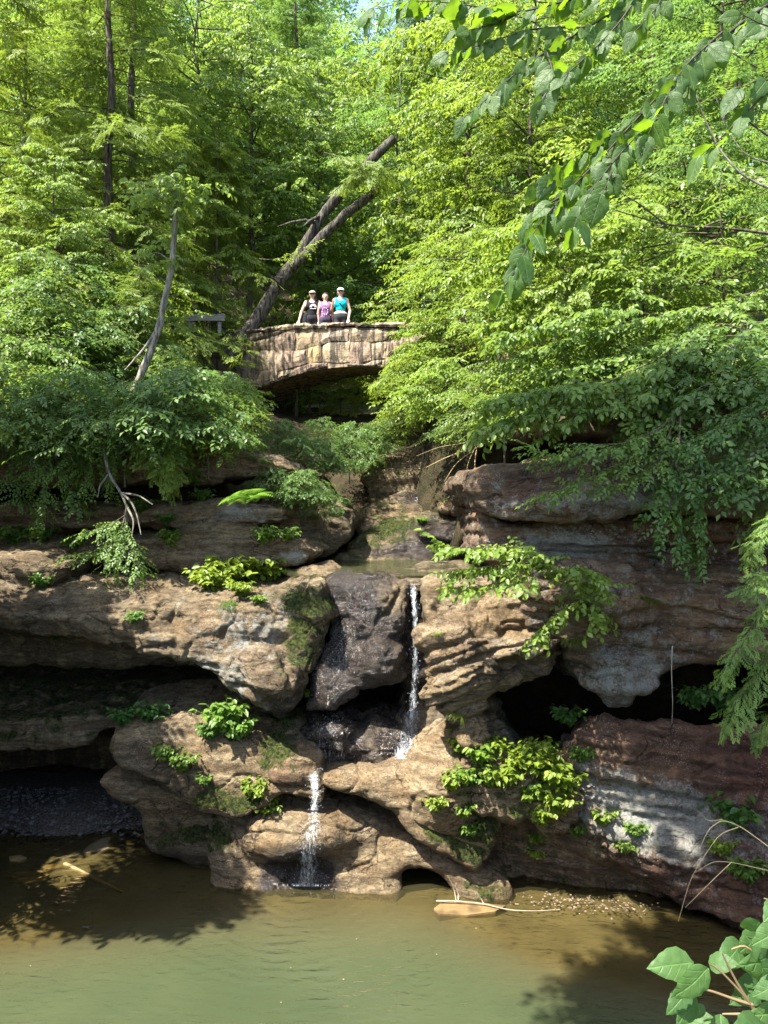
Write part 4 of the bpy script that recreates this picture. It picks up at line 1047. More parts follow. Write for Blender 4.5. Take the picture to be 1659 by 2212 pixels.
for pts_, rad_ in (([lp(700,466,23.1),lp(684,470,22.9),lp(668,478,22.7),lp(655,490,22.5)], [0.07,0.055,0.04,0.02]), ([lp(688,484,23.0),lp(660,476,22.7),lp(630,480,22.5),lp(600,490,22.3)],[0.05,0.045,0.03,0.015]),
    ([lp(600,610,22.6),lp(585,598,22.3),lp(575,585,22.1)],[0.03,0.02,0.01]), ([lp(615,600,22.6),lp(590,600,22.3),lp(578,605,22.2)],[0.025,0.02,0.01])):
    link('branch_stub', Tubes().add(pts_, rad_).mesh('branch_stub', BARK_DARK), lean)
BARK_MID = bark_mat('mid_grey_bark', (0.08,0.072,0.058), (0.27,0.245,0.195))
pale = empty('pale_leaning_tree', W(250,975,15.3)); tag(pale, 'thin pale grey trunk leaning over the left bank', 'tree')
L0 = np.array(pale.location)
V,F = trunk_tube([lp(248,985,15.3),lp(268,900,15.3),lp(292,838,15.3),lp(318,780,15.3),lp(345,705,15.3),lp(358,640,15.3),lp(371,585,15.3),lp(378,500,15.3),lp(379,440,15.3),lp(381,390,15.3)], [0.085,0.078,0.07,0.08,0.07,0.062,0.058,0.05,0.04,0.02], 8, seed=2.0)
link('trunk', np_mesh('trunk', V, F, [BARK_MID]), pale)
tb = Tubes()
tb.add([lp(371,585,15.3),lp(362,560,15.2),lp(345,548,15.1),lp(330,545,15.0)],[0.03,0.022,0.015,0.008],5)
tb.add([lp(345,705,15.3),lp(310,755,15.2),lp(270,800,15.0)],[0.03,0.025,0.012],5)
tb.add([lp(378,470,15.3),lp(355,430,15.2),lp(330,420,15.1)],[0.02,0.014,0.007],5); tb.add([lp(379,455,15.3),lp(405,425,15.2),lp(430,415,15.1)],[0.02,0.014,0.007],5)
link('branch', tb.mesh('branch', BARK_MID), pale)
M=[];t=[];s=[];ti=[]
for (dx,dy,rx,ry,n) in ((380,392,22,14,22),(335,425,25,14,22),(425,418,28,14,24),(330,545,26,14,14),(385,440,20,20,10)):
    for j in range(n):
        q = lp(dx+r_.normal()*rx, dy+r_.normal()*ry, 15.2+r_.normal()*0.25); M.append(frame(r_.normal(size=3)*[1,1,0.3]+[0,-0.4,-0.2], r_.normal()*0.5)); t.append(q); s.append(r_.uniform(.7,1.1)); ti.append(r_.uniform(.5,1))
V,F,T = scatter(BROAD_L, np.array(M), np.array(t), np.array(s), np.array(ti), 3)
cr_ = link('crown', np_mesh('crown', V, F, [LEAF], True, dict(tint=T)), pale); cr_.color = (1.2,1.15,0.9,1)
# ------------------------------------------------------------------ three people on the bridge
def sdf_caps(grid, caps, k):
    f = None
    for (a,b,ra,rb) in caps:
        a = np.array(a,np.float32); b = np.array(b,np.float32); e = b-a; L = max(float(e@e),1e-8)
        w = grid-a; h = np.clip((w@e)/L,0,1); d = np.linalg.norm(w-h[...,None]*e,axis=-1)-(ra+(rb-ra)*h)
        f = d if f is None else smin(f, d, k)
    return f
def caps_mesh(name, caps, mat, h=0.014, k=0.02, cut=None, ell=()):
    pts = np.array([c[0] for c in caps]+[c[1] for c in caps]+[np.array(e[0])+np.array(e[1]) for e in ell]+[np.array(e[0])-np.array(e[1]) for e in ell],float)
    R_ = max([max(c[2],c[3]) for c in caps] or [0])
    lo = pts.min(0)-R_-0.04; hi = pts.max(0)+R_+0.04; n = np.ceil((hi-lo)/h).astype(int)+1
    g = np.stack(np.meshgrid(*[lo[i]+np.arange(n[i])*h for i in range(3)], indexing='ij'),-1).astype(np.float32)
    f = sdf_caps(g, caps, k) if caps else None
    for (c, r) in ell:
        r = np.array(r,np.float32); e = (np.linalg.norm((g-np.array(c,np.float32))/r,axis=-1)-1)*r.min()
        f = e if f is None else smin(f, e, k)
    if cut is not None: f = np.maximum(f, cut(g))
    V,F = surface_nets(f, lo, h)
    return np_mesh(name, V, F, [mat], True)
SKIN = simple_mat('skin', (0.50,0.31,0.225), 0.6, 0.08, 20, 0.35)
def cloth_mat(name, col): return simple_mat(name, col, 0.85, 0.15, 25, 0.15, 0.15)
DARKG = simple_mat('black_plastic', (0.012,0.012,0.014), 0.3, 0.1, 10, 0.5)
WHITE = cloth_mat('white_print', (0.72,0.72,0.74)); TEETH = simple_mat('teeth', (0.75,0.72,0.66), 0.4, 0.05, 10)
LIPS = simple_mat('lips', (0.42,0.16,0.13), 0.5, 0.05, 10); EYE = simple_mat('eye', (0.03,0.022,0.018), 0.3, 0.1, 10)
def person(label, loc, hgt, shirt_col, short_col, hair_col, arms, build=1.0, crop=False, rz=0.0):
    """faces -Y; arms = two lists of joint points (shoulder is fixed) in metres for a 1.70 m figure"""
    root = empty('person', loc, rz); s = hgt/1.70; root.scale = (s,)*3
    tag(root, label, 'person', None)
    b = build
    torso = [((0,0,0.93),(0,0.0,1.05),0.125*b,0.118*b),((0,0,1.05),(0,-0.01,1.28),0.115*b,0.125*b),((-0.06,0,0.92),(0.06,0,0.92),0.115*b,0.115*b),
             ((-0.075*b,-0.015,1.27),(0.075*b,-0.015,1.27),0.108*b,0.108*b),((-0.13*b,0,1.385),(0.13*b,0,1.385),0.055,0.055),((0,0.005,1.36),(0,0.0,1.40),0.10,0.08)]
    chest = [((-0.06,-0.075*b,1.235),(0.06,-0.075*b,1.235),0.050*b,0.050*b)]
    neck = [((0,0.01,1.38),(0,-0.005,1.50),0.058,0.052)]
    head = [((0,0.005,1.60),(0,0.0,1.60),0.088,0.088),((0,-0.02,1.55),(0,-0.035,1.515),0.068,0.045)]
    nose = [((0,-0.095,1.595),(0,-0.112,1.57),0.010,0.016)]
    ears = [((-0.085,0.01,1.585),(-0.088,0.012,1.565),0.016,0.013),((0.085,0.01,1.585),(0.088,0.012,1.565),0.016,0.013)]
    legs = []
    for sx in (-1,1):
        legs += [((sx*0.085,0,0.90),(sx*0.095,-0.01,0.50),0.092*b,0.062),((sx*0.095,-0.01,0.50),(sx*0.10,0.02,0.10),0.060,0.042),((sx*0.10,0.03,0.05),(sx*0.115,-0.13,0.035),0.042,0.032)]
    ac = []; 
    for sx, (el, wr, fd) in zip((-1,1), arms):
        sh = np.array([sx*0.165*b,0,1.375]); el = np.array(el,float); wr = np.array(wr,float); fd = np.array(fd,float); fd /= np.linalg.norm(fd)
        ac += [(sh,el,0.054,0.042),(el,wr,0.041,0.028)]
        pl = wr+fd*0.075; side = np.cross(fd,[0,0,1.0]); side /= max(np.linalg.norm(side),1e-5)
        ac += [(wr,wr+fd*0.03,0.028,0.030)]
        for q,(o_,l_) in enumerate(((-0.030,0.062),(-0.010,0.074),(0.010,0.070),(0.029,0.054))):
            kn = pl+side*o_; ac += [(wr+fd*0.02+side*o_*0.7,kn,0.013,0.0115),(kn,kn+fd*l_*0.55+np.array([0,0,-0.008]),0.0105,0.0095),(kn+fd*l_*0.55+np.array([0,0,-0.008]),kn+fd*l_+np.array([0,0,-0.024]),0.0095,0.008)]
        ac += [(wr+fd*0.02,wr+fd*0.05-sx*side*0.045,0.014,0.011),(wr+fd*0.05-sx*side*0.045,wr+fd*0.085-sx*side*0.052,0.011,0.009)]
    link('body', caps_mesh('body', torso+chest+neck+head+nose+ears+legs+ac, SKIN, 0.011, 0.016), root)
    gro = lambda cs, g: [(a,c,ra+g,rb+g) for a,c,ra,rb in cs]
    zlo = 1.09 if crop else 0.86
    def cutS(g):
        x,z = g[...,0],g[...,2]
        top = 1.48-0.135*np.clip((0.095-np.abs(x))/0.035,0,1)
        return np.maximum(np.maximum(zlo-z, z-top), np.abs(x)-0.15*b-0.045*np.clip((1.30-z)/0.1,0,1))
    link('top', caps_mesh('top', gro(torso+chest,0.013), cloth_mat('top_cloth', shirt_col), 0.013, 0.03, cutS), root)
    link('shorts', caps_mesh('shorts', gro(torso[:1]+torso[2:3]+[(l[0],l[1],l[2],l[3]+0.02) for l in legs if l[0][2] == 0.90],0.014), cloth_mat('shorts_cloth', short_col), 0.014, 0.03, lambda g: np.maximum(0.52-g[...,2], g[...,2]-1.00)), root)
    for sx in (-1,1): link('shoe', caps_mesh('shoe', [((sx*0.10,0.035,0.045),(sx*0.118,-0.15,0.03),0.050,0.040)], cloth_mat('shoe_cloth',(0.12,0.12,0.13)), 0.013, 0.01, lambda g: -g[...,2]), root)
    HM = simple_mat('hair', hair_col, 0.55, 0.3, 30, 0.4)
    link('hair', caps_mesh('hair', [((0,0.008,1.612),(0,0.03,1.60),0.100,0.098)], HM, 0.011, 0.02, lambda g: np.maximum(np.minimum(-(g[...,1]+0.030), 1.655-g[...,2]), 1.50-g[...,2])), root)
    for sx in (-1,1): link('eye', caps_mesh('eye', [((sx*0.032,-0.083,1.602),(sx*0.036,-0.082,1.602),0.007,0.007)], EYE, 0.004, 0.005), root)
    link('mouth', caps_mesh('mouth', [((-0.028,-0.079,1.540),(0,-0.085,1.533),0.009,0.012),((0,-0.085,1.533),(0.028,-0.079,1.540),0.012,0.009)], LIPS, 0.005, 0.004), root)
    link('teeth', caps_mesh('teeth', [((-0.022,-0.087,1.539),(0.022,-0.087,1.539),0.006,0.006)], TEETH, 0.004, 0.003), root)
    root['hm'] = 0; del root['hm']
    return root, HM
def cap_on(root, col, logo=None):
    CM = cloth_mat('cap_cloth', col)
    c = link('cap', caps_mesh('cap', [], CM, 0.011, 0.02, lambda g: 1.630-g[...,2], [((0,0.008,1.625),(0.101,0.110,0.095))]), root)
    link('brim', caps_mesh('brim', [], CM, 0.009, 0.02, lambda g: np.maximum(g[...,1]+0.06, np.abs(g[...,2]-1.640-0.25*(g[...,1]+0.09))-0.011), [((0,-0.095,1.640),(0.092,0.095,0.06))]), c)
    if logo: link('badge', caps_mesh('badge', [((-0.028,-0.093,1.672),(0.028,-0.093,1.672),0.016,0.016)], cloth_mat('badge_cloth',logo), 0.007, 0.01), c)
def glasses_on(root):
    link('sunglasses', caps_mesh('sunglasses', [((-0.045,-0.096,1.600),(-0.025,-0.100,1.598),0.018,0.018),((0.045,-0.096,1.600),(0.025,-0.100,1.598),0.018,0.018),((-0.02,-0.10,1.604),(0.02,-0.10,1.604),0.006,0.006),((-0.06,-0.088,1.603),(-0.088,0.02,1.600),0.005,0.005),((0.06,-0.088,1.603),(0.088,0.02,1.600),0.005,0.005)], DARKG, 0.007, 0.006), root)
def decal(root, parent, name, items, mat):
    """raised print: small rounded dabs on the chest"""
    return link(name, caps_mesh(name, items, mat, 0.007, 0.004), parent)
def at_deck(dx, back=0.62):
    """a place on the bridge deck in line with a measured column"""
    c, n = math.cos(YAW), math.sin(YAW); q = (dx-829.5)/K
    ox, oy = PIV.x-n*back, PIV.y+c*back                       # line along the deck
    u = (q*oy-ox)/(c-q*n)
    return (ox+u*c, oy+u*n, ZTOP(u)-0.125-0.55)
top_z = 0.72
p1, hm = person('person in black tank top and khaki cap leaning one arm on the parapet', at_deck(675), 1.73, (0.012,0.012,0.014), (0.02,0.02,0.025), (0.018,0.013,0.011),
    [((-0.31,0.0,1.09),(-0.37,-0.15,0.80),(0.05,-0.8,-0.6)), ((0.33,0.06,1.20),(0.42,0.13,1.05),(1,0.1,-0.1))], 1.12)
cap_on(p1, (0.34,0.31,0.25)); glasses_on(p1)
link('ponytail', caps_mesh('ponytail', [((0.06,0.07,1.56),(0.12,0.03,1.40),0.045,0.05),((0.12,0.03,1.40),(0.115,-0.07,1.27),0.045,0.025)], hm, 0.012, 0.02), p1)
topo = [c for c in p1.children if c.name.startswith('top')][0]
arc = [((0.035+q*math.cos(a),-0.165,1.20+q*math.sin(a)),(0.035+q*math.cos(a+.28),-0.165,1.20+q*math.sin(a+.28)),0.011,0.011) for q in (0.085,) for a in np.arange(0,3.0,0.28)]
arc += [((0.035+q*math.cos(a),-0.168,1.20+q*math.sin(a)),(0.035+q*math.cos(a+.4),-0.168,1.20+q*math.sin(a+.4)),0.007,0.007) for q in (0.05,) for a in np.arange(0,2.9,0.4)]
arc += [((-0.05,-0.160,1.165),(0.12,-0.160,1.165),0.008,0.008)]
decal(p1, topo, 'print', arc, WHITE)
bag1 = link('shoulder_bag', caps_mesh('shoulder_bag', [((-0.17,-0.03,1.0),(-0.19,-0.03,0.82),0.085,0.10)], cloth_mat('bag_cloth',(0.014,0.014,0.02)), 0.016, 0.02))
bag1.parent = None; bag1.location = p1.location; bag1.scale = p1.scale; tag(bag1, 'black shoulder bag hanging at the side of the person in the khaki cap', 'bag')
p2, hm = person('person with brown hair in purple tank top standing between two others in caps', at_deck(703, 0.66), 1.66, (0.20,0.09,0.20), (0.05,0.04,0.06), (0.05,0.028,0.018),
    [((-0.21,0.05,1.11),(-0.19,0.06,0.88),(0,-0.2,-1)), ((0.21,0.05,1.11),(0.19,0.06,0.88),(0,-0.2,-1))], 0.98)
topo = [c for c in p2.children if c.name.startswith('top')][0]
dots = [((0.0+0.085*math.cos(a),-0.150+0.02*abs(math.cos(a)),1.13+0.10*math.sin(a)),(0.0+0.085*math.cos(a),-0.150+0.02*abs(math.cos(a)),1.145+0.10*math.sin(a)),0.014,0.014) for a in np.arange(0.4,6.4,0.7)]
decal(p2, topo, 'print', dots, cloth_mat('pale_print',(0.62,0.50,0.62)))
link('ponytail', caps_mesh('ponytail', [((0,0.10,1.62),(0,0.13,1.50),0.035,0.025)], hm, 0.012, 0.02), p2)
p3, hm = person('person in turquoise crop top and white blue cap with one hand on the parapet', at_deck(736), 1.77, (0.0,0.33,0.38), (0.03,0.03,0.034), (0.035,0.022,0.016),
    [((-0.24,0.20,1.20),(-0.36,0.32,1.08),(-1,0.2,-0.1)), ((0.25,-0.01,1.08),(0.215,-0.17,0.80),(-0.1,-0.8,-0.6))], 1.0, True)
cap_on(p3, (0.62,0.66,0.74), (0.10,0.16,0.42)); glasses_on(p3)
link('waistband', caps_mesh('waistband', [((-0.05,0,1.015),(0.05,0,1.015),0.128,0.128),((0,0,1.0),(0,0,1.04),0.135,0.135)], WHITE, 0.012, 0.03, lambda g: np.abs(g[...,2]-1.012)-0.028), p3)
link('strap', caps_mesh('strap', [((-0.10,-0.06,1.40),(-0.02,-0.150,1.26),0.014,0.014),((-0.02,-0.150,1.26),(0.10,-0.125,1.13),0.014,0.014)], DARKG, 0.009, 0.01), p3)
link('hair_end', caps_mesh('hair_end', [((0.075,0.035,1.58),(0.085,0.03,1.50),0.035,0.030),((-0.075,0.035,1.58),(-0.08,0.03,1.51),0.030,0.026)], hm, 0.011, 0.02), p3)
bag3 = link('backpack', caps_mesh('backpack', [((0.02,0.22,1.30),(0.02,0.22,0.98),0.13,0.14),((0.14,0.20,1.22),(0.14,0.20,0.98),0.10,0.12)], cloth_mat('backpack_cloth',(0.02,0.02,0.024)), 0.018, 0.03))
bag3.location = p3.location; bag3.scale = p3.scale; tag(bag3, 'dark backpack on the back of the person in the turquoise top', 'backpack')
# ------------------------------------------------------------------ unseen near bank trees added for shade: leaf clumps placed along sun rays
def canopy():
    r = np.random.default_rng(77)
    # places on the rocks that lie in tree shade: dx, dy, distance, radius, fill
    SH = []
    def zone(x0,x1,y0,y1,Y,n,rad=0.75,fill=1.0):
        for _ in range(n): SH.append((r.uniform(x0,x1), r.uniform(y0,y1), Y, rad, fill))
    zone(-250,260,1270,1430,12.4,8,0.65,0.7); zone(-250,560,1040,1230,14.5,16,0.8,0.9); pass
    zone(600,740,960,1180,16.6,5,0.7); zone(600,820,900,1050,17.8,9,0.7,1.0)
    zone(1100,1700,960,1180,11.9,12,0.6,0.75); zone(1290,1700,1200,1500,11.4,10,0.55,0.75); zone(1400,1700,1520,1700,10.8,7,0.6,0.7); zone(1380,1700,1780,1990,10.0,7,0.6,0.8)
    zone(1320,1750,1980,2230,9.4,12,0.7); zone(-150,420,1840,1960,11.4,11,0.65); zone(180,430,1600,1800,12.2,5,0.5,0.8); zone(400,520,1765,1860,12.0,2,0.35,0.7)
    zone(1090,1330,1800,1900,11.4,3,0.45,0.8); zone(940,1040,1270,1340,12.3,3,0.45,0.6)
    groups = {}
    for (dx,dy,Y,rad,fill) in SH:
        p = np.array(W(dx,dy,Y)); s = np.array(SUN); t = 1.5
        while t < 60:
            q = p+s*t
            if q[1] < 0.3 or q[2]-H > (0.69)*q[1]+rad or q[0]/q[1] < -0.56-rad/q[1]: break
            t += 0.25
        q = p+s*(t+0.3+r.uniform(0,1.5))
        near = [np.array(W(a_,b_,2.7)) for a_,b_ in ((900,20),(1050,150),(1200,60),(1250,350),(1400,200),(1150,500),(1500,100),(1600,50),(1600,250),(1500,2150),(1600,2050))]+[np.array(W(*c_)) for c_ in ((900,1130,17.0),(820,1150,17),(980,1120,17),(950,1060,18.0),(900,1000,19.2),(980,1000,19.2),(760,1240,13.5),(880,1240,13.5),(700,750,21),(800,750,20.6),(620,740,21.5),(700,660,21.6),(560,1350,12.4),(640,1330,12.4),(480,1320,12.4),(970,1430,11.7),(1080,1370,11.7),(800,1360,12.6),(680,1800,12),(600,1640,12.2),(860,1720,11.8),(500,1600,12.3),(1180,1680,11.3))]
        if any(np.linalg.norm(np.cross(q-b_,s)) < rad+0.75 and (q-b_)@s > 0 for b_ in near): continue
        key = 0 if q[0] < -4.5 else (1 if q[0] < 1.0 else 2)
        groups.setdefault(key, []).append((q, rad, fill))
    bases = {0:(-11.5,6.5,5.0), 1:(-3.2,-3.5,5.0), 2:(5.5,-1.5,5.2)}
    labs = {0:'unseen tree added on the near left bank to shade the left hollow', 1:'unseen tree added behind the viewpoint, its crown shaped to shade the right cliff', 2:'unseen tree added right of the viewpoint to shade the near water'}
    for key, cl in groups.items():
        b = np.array(bases[key]); root = empty('unseen_shade_tree', b); tag(root, labs[key], 'tree')
        top = np.mean([c[0] for c in cl],0); fork = b*0.35+top*0.65; fork[2] = min(fork[2], top[2]-1.0)
        tb = Tubes(); tb.add(np.array([b-[0,0,0.6], b*0.7+fork*0.3+[0.2,0,0], b*0.3+fork*0.7, fork])-b, [0.24,0.17,0.10,0.05], 10)
        M=[];t=[];s=[];ti=[]
        done = [fork]
        for (q,rad,fill) in sorted(cl, key=lambda c: np.linalg.norm(c[0]-fork)):
            src = min(done, key=lambda p_: np.linalg.norm(p_-q)); done.append(q)
            tb.add(np.array([src,(src+q)/2+r.normal(size=3)*0.15,q])-b, [0.022,0.014,0.008], 5)
            n = int(150*fill*(rad/0.7)**2)
            d = r.normal(size=(n,3)); d *= (rad*r.uniform(0,1,(n,1))**0.4/np.linalg.norm(d,axis=1,keepdims=True))
            for j in range(n):
                M.append(frame(r.normal(size=3)*[1,1,0.35]+[0,0,-0.2], r.normal()*0.4)); t.append(q-b+d[j]); s.append(r.uniform(1.0,1.5)); ti.append(r.uniform(.2,.8))
        link('trunk', tb.mesh('trunk', BARK), root)
        V,F,T = scatter(BROAD_L, np.array(M), np.array(t), np.array(s), np.array(ti), 5)
        link('crown', np_mesh('crown', V, F, [LEAF], True, dict(tint=T)), root)
canopy()
# ------------------------------------------------------------------ still and falling water of the stream
sheet('upper_pool_water', 'thin pool of dark water above the upper fall', [(-1.7,13.5),(-0.9,13.25),(0.3,13.3),(1.4,13.6),(1.9,15),(1.9,17.6),(-1.6,17.6),(-1.9,15)], 4.63)
sheet('middle_pool_water', 'small dark pool between the two falls', [(-1.36,12.25),(-1.12,12.05),(-0.7,12.3),(0.0,12.3),(0.45,12.6),(0.4,13.4),(-1.3,13.4)], 1.63)
def fall_mat():
    m, nt = new_mat('falling_water'); t = NT(nt)
    pos = t.node('ShaderNodeNewGeometry').outputs['Position']
    v = t.mapping(pos, (26,26,2.6)); a = t.noise(v, 1.0, 5, 0.7); b = t.noise(t.mapping(pos,(45,45,7)), 1.0, 3, 0.6)
    d = t.attr('dens')
    al = t.ramp(t.math('ADD', t.math('MULTIPLY', a, 0.6), t.math('ADD', t.math('MULTIPLY', b, 0.5), t.math('MULTIPLY', d, 0.30))), 0.68, 1.02, 0.0, 0.85)
    p = t.principled((0.55,0.58,0.60), 0.15, 0.6, t.bump(b, 0.7, 0.02))
    tr = t.node('ShaderNodeBsdfTransparent'); mx = t.node('ShaderNodeMixShader')
    t.put(mx.inputs[0], al); t.l.new(tr.outputs[0], mx.inputs[1]); t.l.new(p, mx.inputs[2]); t.out(mx.outputs[0]); return m
FALL = fall_mat()
DROP = simple_mat('water_drop', (0.34,0.37,0.38), 0.12, 0.05, 5, 0.8)
def stream(root, rows, seed, cols=7):
    """rows: (dx, dy, Y or None to cling to the rock, half width in picture units, density)"""
    r = np.random.default_rng(seed); P=[]
    rows = np.array([[a,b,(c if c is not None else np.nan),w,d] for a,b,c,w,d in rows],float)
    n = max(8,int((rows[-1,1]-rows[0,1])/6)); u = np.linspace(0,len(rows)-1,n)
    V=[];D=[]; fm = [99.0]*cols
    for q in u:
        i = min(int(q),len(rows)-2); f = q-i; a,b = rows[i],rows[i+1]; row = a+(b-a)*f
        cling = np.isnan(a[2]) or np.isnan(b[2])
        for k in range(cols):
            x = row[0]+row[3]*(2*k/(cols-1)-1)+r.normal()*row[3]*0.06
            if cling:
                h_ = hit(x,row[1]); Y = min((h_[0].y-0.03) if h_ else 12.0, fm[k]+0.012); fm[k] = Y
            else: Y = row[2]+0.03*r.normal()-0.06*(1-(2*k/(cols-1)-1)**2)
            V.append(W(x,row[1],Y)[:]); D.append(row[4]*(1-0.9*abs(2*k/(cols-1)-1)**2.5))
    V = np.array(V); 
    F = [(i*cols+k,(i+1)*cols+k,(i+1)*cols+k+1,i*cols+k+1) for i in range(n-1) for k in range(cols-1)]
    link('stream', np_mesh('stream', V, np.array(F), [FALL], True, dict(dens=np.array(D))), root)
    return rows
def spray(root, n, rows, seed, size=0.012, spread=1.25):
    """separate drops, too many to count"""
    r = np.random.default_rng(seed); V=[];F=[]
    oc = np.array([(1,0,0),(-1,0,0),(0,1,0),(0,-1,0),(0,0,1),(0,0,-1)],float); of = np.array([(0,2,4),(2,1,4),(1,3,4),(3,0,4),(2,0,5),(1,2,5),(3,1,5),(0,3,5)])
    for k in range(n):
        q = r.uniform(0,len(rows)-1); i = min(int(q),len(rows)-2); f = q-i; row = rows[i]+(rows[i+1]-rows[i])*f
        x = row[0]+r.normal()*row[3]*0.55*spread; Y = row[2]
        if np.isnan(Y):
            h_ = hit(x,row[1]); Y = (h_[0].y-r.uniform(0.02,0.08)) if h_ else 12.0
        else: Y -= r.uniform(0.0,0.12)
        s = size*r.uniform(0.4,1.2)
        V.append(oc*np.array([s*0.7,s*0.7,s*r.uniform(1.0,3.4)])+np.array(W(x,row[1],Y))); F.append(of+6*k)
    o = link('spray', np_mesh('spray', np.concatenate(V), np.concatenate(F), [DROP], True), root); tag(o, kind='stuff')
w1 = empty('waterfall', W(895,1280,12.7)); tag(w1, 'narrow upper fall dropping through the dark cleft', 'waterfall')
w1.location = (0,0,0)
a = stream(w1, [(893,1262,12.9,9,0.6),(894,1285,12.52,9,1.0),(897,1330,12.42,8,1.0),(899,1400,12.36,8,0.95),(896,1470,12.33,9,0.85),(892,1535,12.30,12,0.85)], 1)
b = stream(w1, [(892,1535,None,16,0.9),(888,1565,None,22,0.7),(876,1600,None,24,0.8),(862,1640,None,18,0.95)], 2, 9)
spray(w1, 90, a, 3, 0.007, 1.5); spray(w1, 120, b, 4, 0.008, 1.3)
w2 = empty('waterfall', (0,0,0)); tag(w2, 'lower fall splashing over the rounded rock into the pool', 'waterfall')
a = stream(w2, [(672,1655,12.2,22,0.5),(676,1672,11.95,17,0.9),(681,1695,11.62,11,1.0),(682,1720,11.52,10,0.95),(680,1750,11.45,13,0.9)], 5)
b = stream(w2, [(680,1748,None,15,0.75),(676,1785,None,24,0.7),(670,1830,None,28,0.75),(665,1880,None,26,0.8),(663,1912,None,25,0.9)], 6, 11)
spray(w2, 160, a, 7, 0.007, 1.4); spray(w2, 170, b, 8, 0.006, 1.25)
# foam where it meets the pool
foam_r = np.random.default_rng(12)
rows = np.array([[660,1909,11.95,34,1],[663,1914,11.85,40,1]],float); spray(w2, 260, rows, 9, 0.008, 1.3)
w3 = empty('waterfall', (0,0,0)); tag(w3, 'thin film of water glittering over the dark upper slab', 'waterfall')
c = stream(w3, [(800,1262,None,60,0.05),(775,1310,None,45,0.25),(745,1380,None,34,0.42),(728,1440,None,32,0.42),(715,1500,None,35,0.2)], 10, 13)
d = stream(w3, [(712,1545,None,34,0.35),(705,1580,None,40,0.5),(712,1640,None,45,0.4)], 11, 11)
spray(w3, 110, c, 12, 0.004, 1.5); spray(w3, 110, d, 13, 0.005, 1.2)

# ------------------------------------------------------------------ leafy boughs that hang in front of the rocks
def bough(name, label, cat, paths, tm, seed, color=MG, side=0.35, step=0.14, spr=0.9, mat=None, bark=None, r0=0.018, dens=1.0, up=0.0, tint=0.5, parent=None):
    r = np.random.default_rng(seed)
    o0 = np.array(W(*paths[0][0])); root = empty(name, o0); tag(root, label, cat)
    M=[];t=[];s=[];ti=[]
    for pi, path in enumerate(paths):
        P = np.array([W(*q)[:] for q in path])-o0
        L = np.concatenate([[0],np.cumsum(np.linalg.norm(np.diff(P,axis=0),axis=1))]); n = max(4,int(L[-1]/step)); u = np.linspace(0,L[-1],n)
        Q = np.stack([np.interp(u,L,P[:,k]) for k in range(3)],1)
        for _ in range(3): Q[1:-1] = (Q[:-2]+2*Q[1:-1]+Q[2:])/4
        link('branch', Tubes().add(Q, np.linspace(r0*(1 if pi == 0 else 0.6),0.004,n), 5).mesh('branch', bark or BARK), root)
        dirs = np.gradient(Q,axis=0)
        for k in range(1,n):
            if k/n < 0.15: continue
            d0 = dirs[k]/np.linalg.norm(dirs[k])
            for sd in (-1,1):
                if r.random() > dens: continue
                a = sd*math.radians(r.uniform(35,70)); sv = np.cross([0,0,1.0],d0); sv /= max(np.linalg.norm(sv),1e-4)
                l2 = side*(1-0.5*k/n)*r.uniform(0.6,1.2); d2 = d0*math.cos(a)+sv*math.sin(a)+np.array([0,0,up-0.2]); m = max(1,int(l2/0.16))
                for j in range(m):
                    M.append(frame(d2+r.normal(size=3)*[0.35,0.35,0.2], r.normal()*0.45)); t.append(Q[k]+d2*(j+0.2)*l2/m+r.normal(size=3)*0.02); s.append(spr*r.uniform(.75,1.2)); ti.append(tint+r.normal()*0.16)
            M.append(frame(d0+r.normal(size=3)*0.3+[0,0,-.15], r.normal()*0.4)); t.append(Q[k]); s.append(spr*r.uniform(.8,1.2)); ti.append(tint+r.normal()*0.15)
    V,F,T = scatter(tm, np.array(M), np.array(t), np.array(s), np.array(ti), seed)
    c = link('crown', np_mesh('crown', V, F, [mat or LEAF], True, dict(tint=T)), root); c.color = (*color,1)
    return root
def bare(name, label, cat, paths, r0, bark, seed=1):
    root = empty(name, W(*paths[0][0])); tag(root, label, cat); o0 = np.array(W(*paths[0][0]))
    for pi, path in enumerate(paths):
        P = np.array([W(*q)[:] for q in path])-o0; u = np.linspace(0,len(P)-1,len(P)*4); Q = np.stack([np.interp(u,range(len(P)),P[:,k]) for k in range(3)],1)
        for _ in range(2): Q[1:-1] = (Q[:-2]+2*Q[1:-1]+Q[2:])/4
        rr = r0 if pi == 0 else r0*0.6
        link('branch', Tubes().add(Q, np.linspace(rr,rr*0.3,len(Q)), 6).mesh('branch', bark), root)
    return root
BARK_GREY = bark_mat('grey_bark', (0.07,0.063,0.052), (0.20,0.18,0.145))
bough('leafy_branch', 'sunlit leafy beech branch overhanging the tan boulder right of the upper fall', 'branch',
    [[(1285,1345,11.3),(1270,1290,11.1),(1240,1240,10.9),(1190,1215,10.8),(1120,1215,10.7),(1050,1225,10.6),(985,1235,10.6)],
     [(1240,1240,10.9),(1180,1190,10.8),(1100,1180,10.7),(1030,1185,10.6),(960,1180,10.6)],[(1190,1215,10.8),(1130,1255,10.6),(1060,1265,10.5),(1000,1270,10.5)],
     [(1270,1290,11.1),(1230,1300,10.8),(1190,1335,10.7),(1170,1365,10.6)],[(1260,1270,11.0),(1270,1240,10.8),(1280,1290,10.7),(1290,1330,10.6)],[(1240,1240,10.9),(1220,1215,10.6),(1260,1225,10.5),(1290,1260,10.5)]],
    BROAD_L, 401, (1.2,1.18,0.8), 0.40, 0.13, 0.80, tint=0.65, dens=1.0)
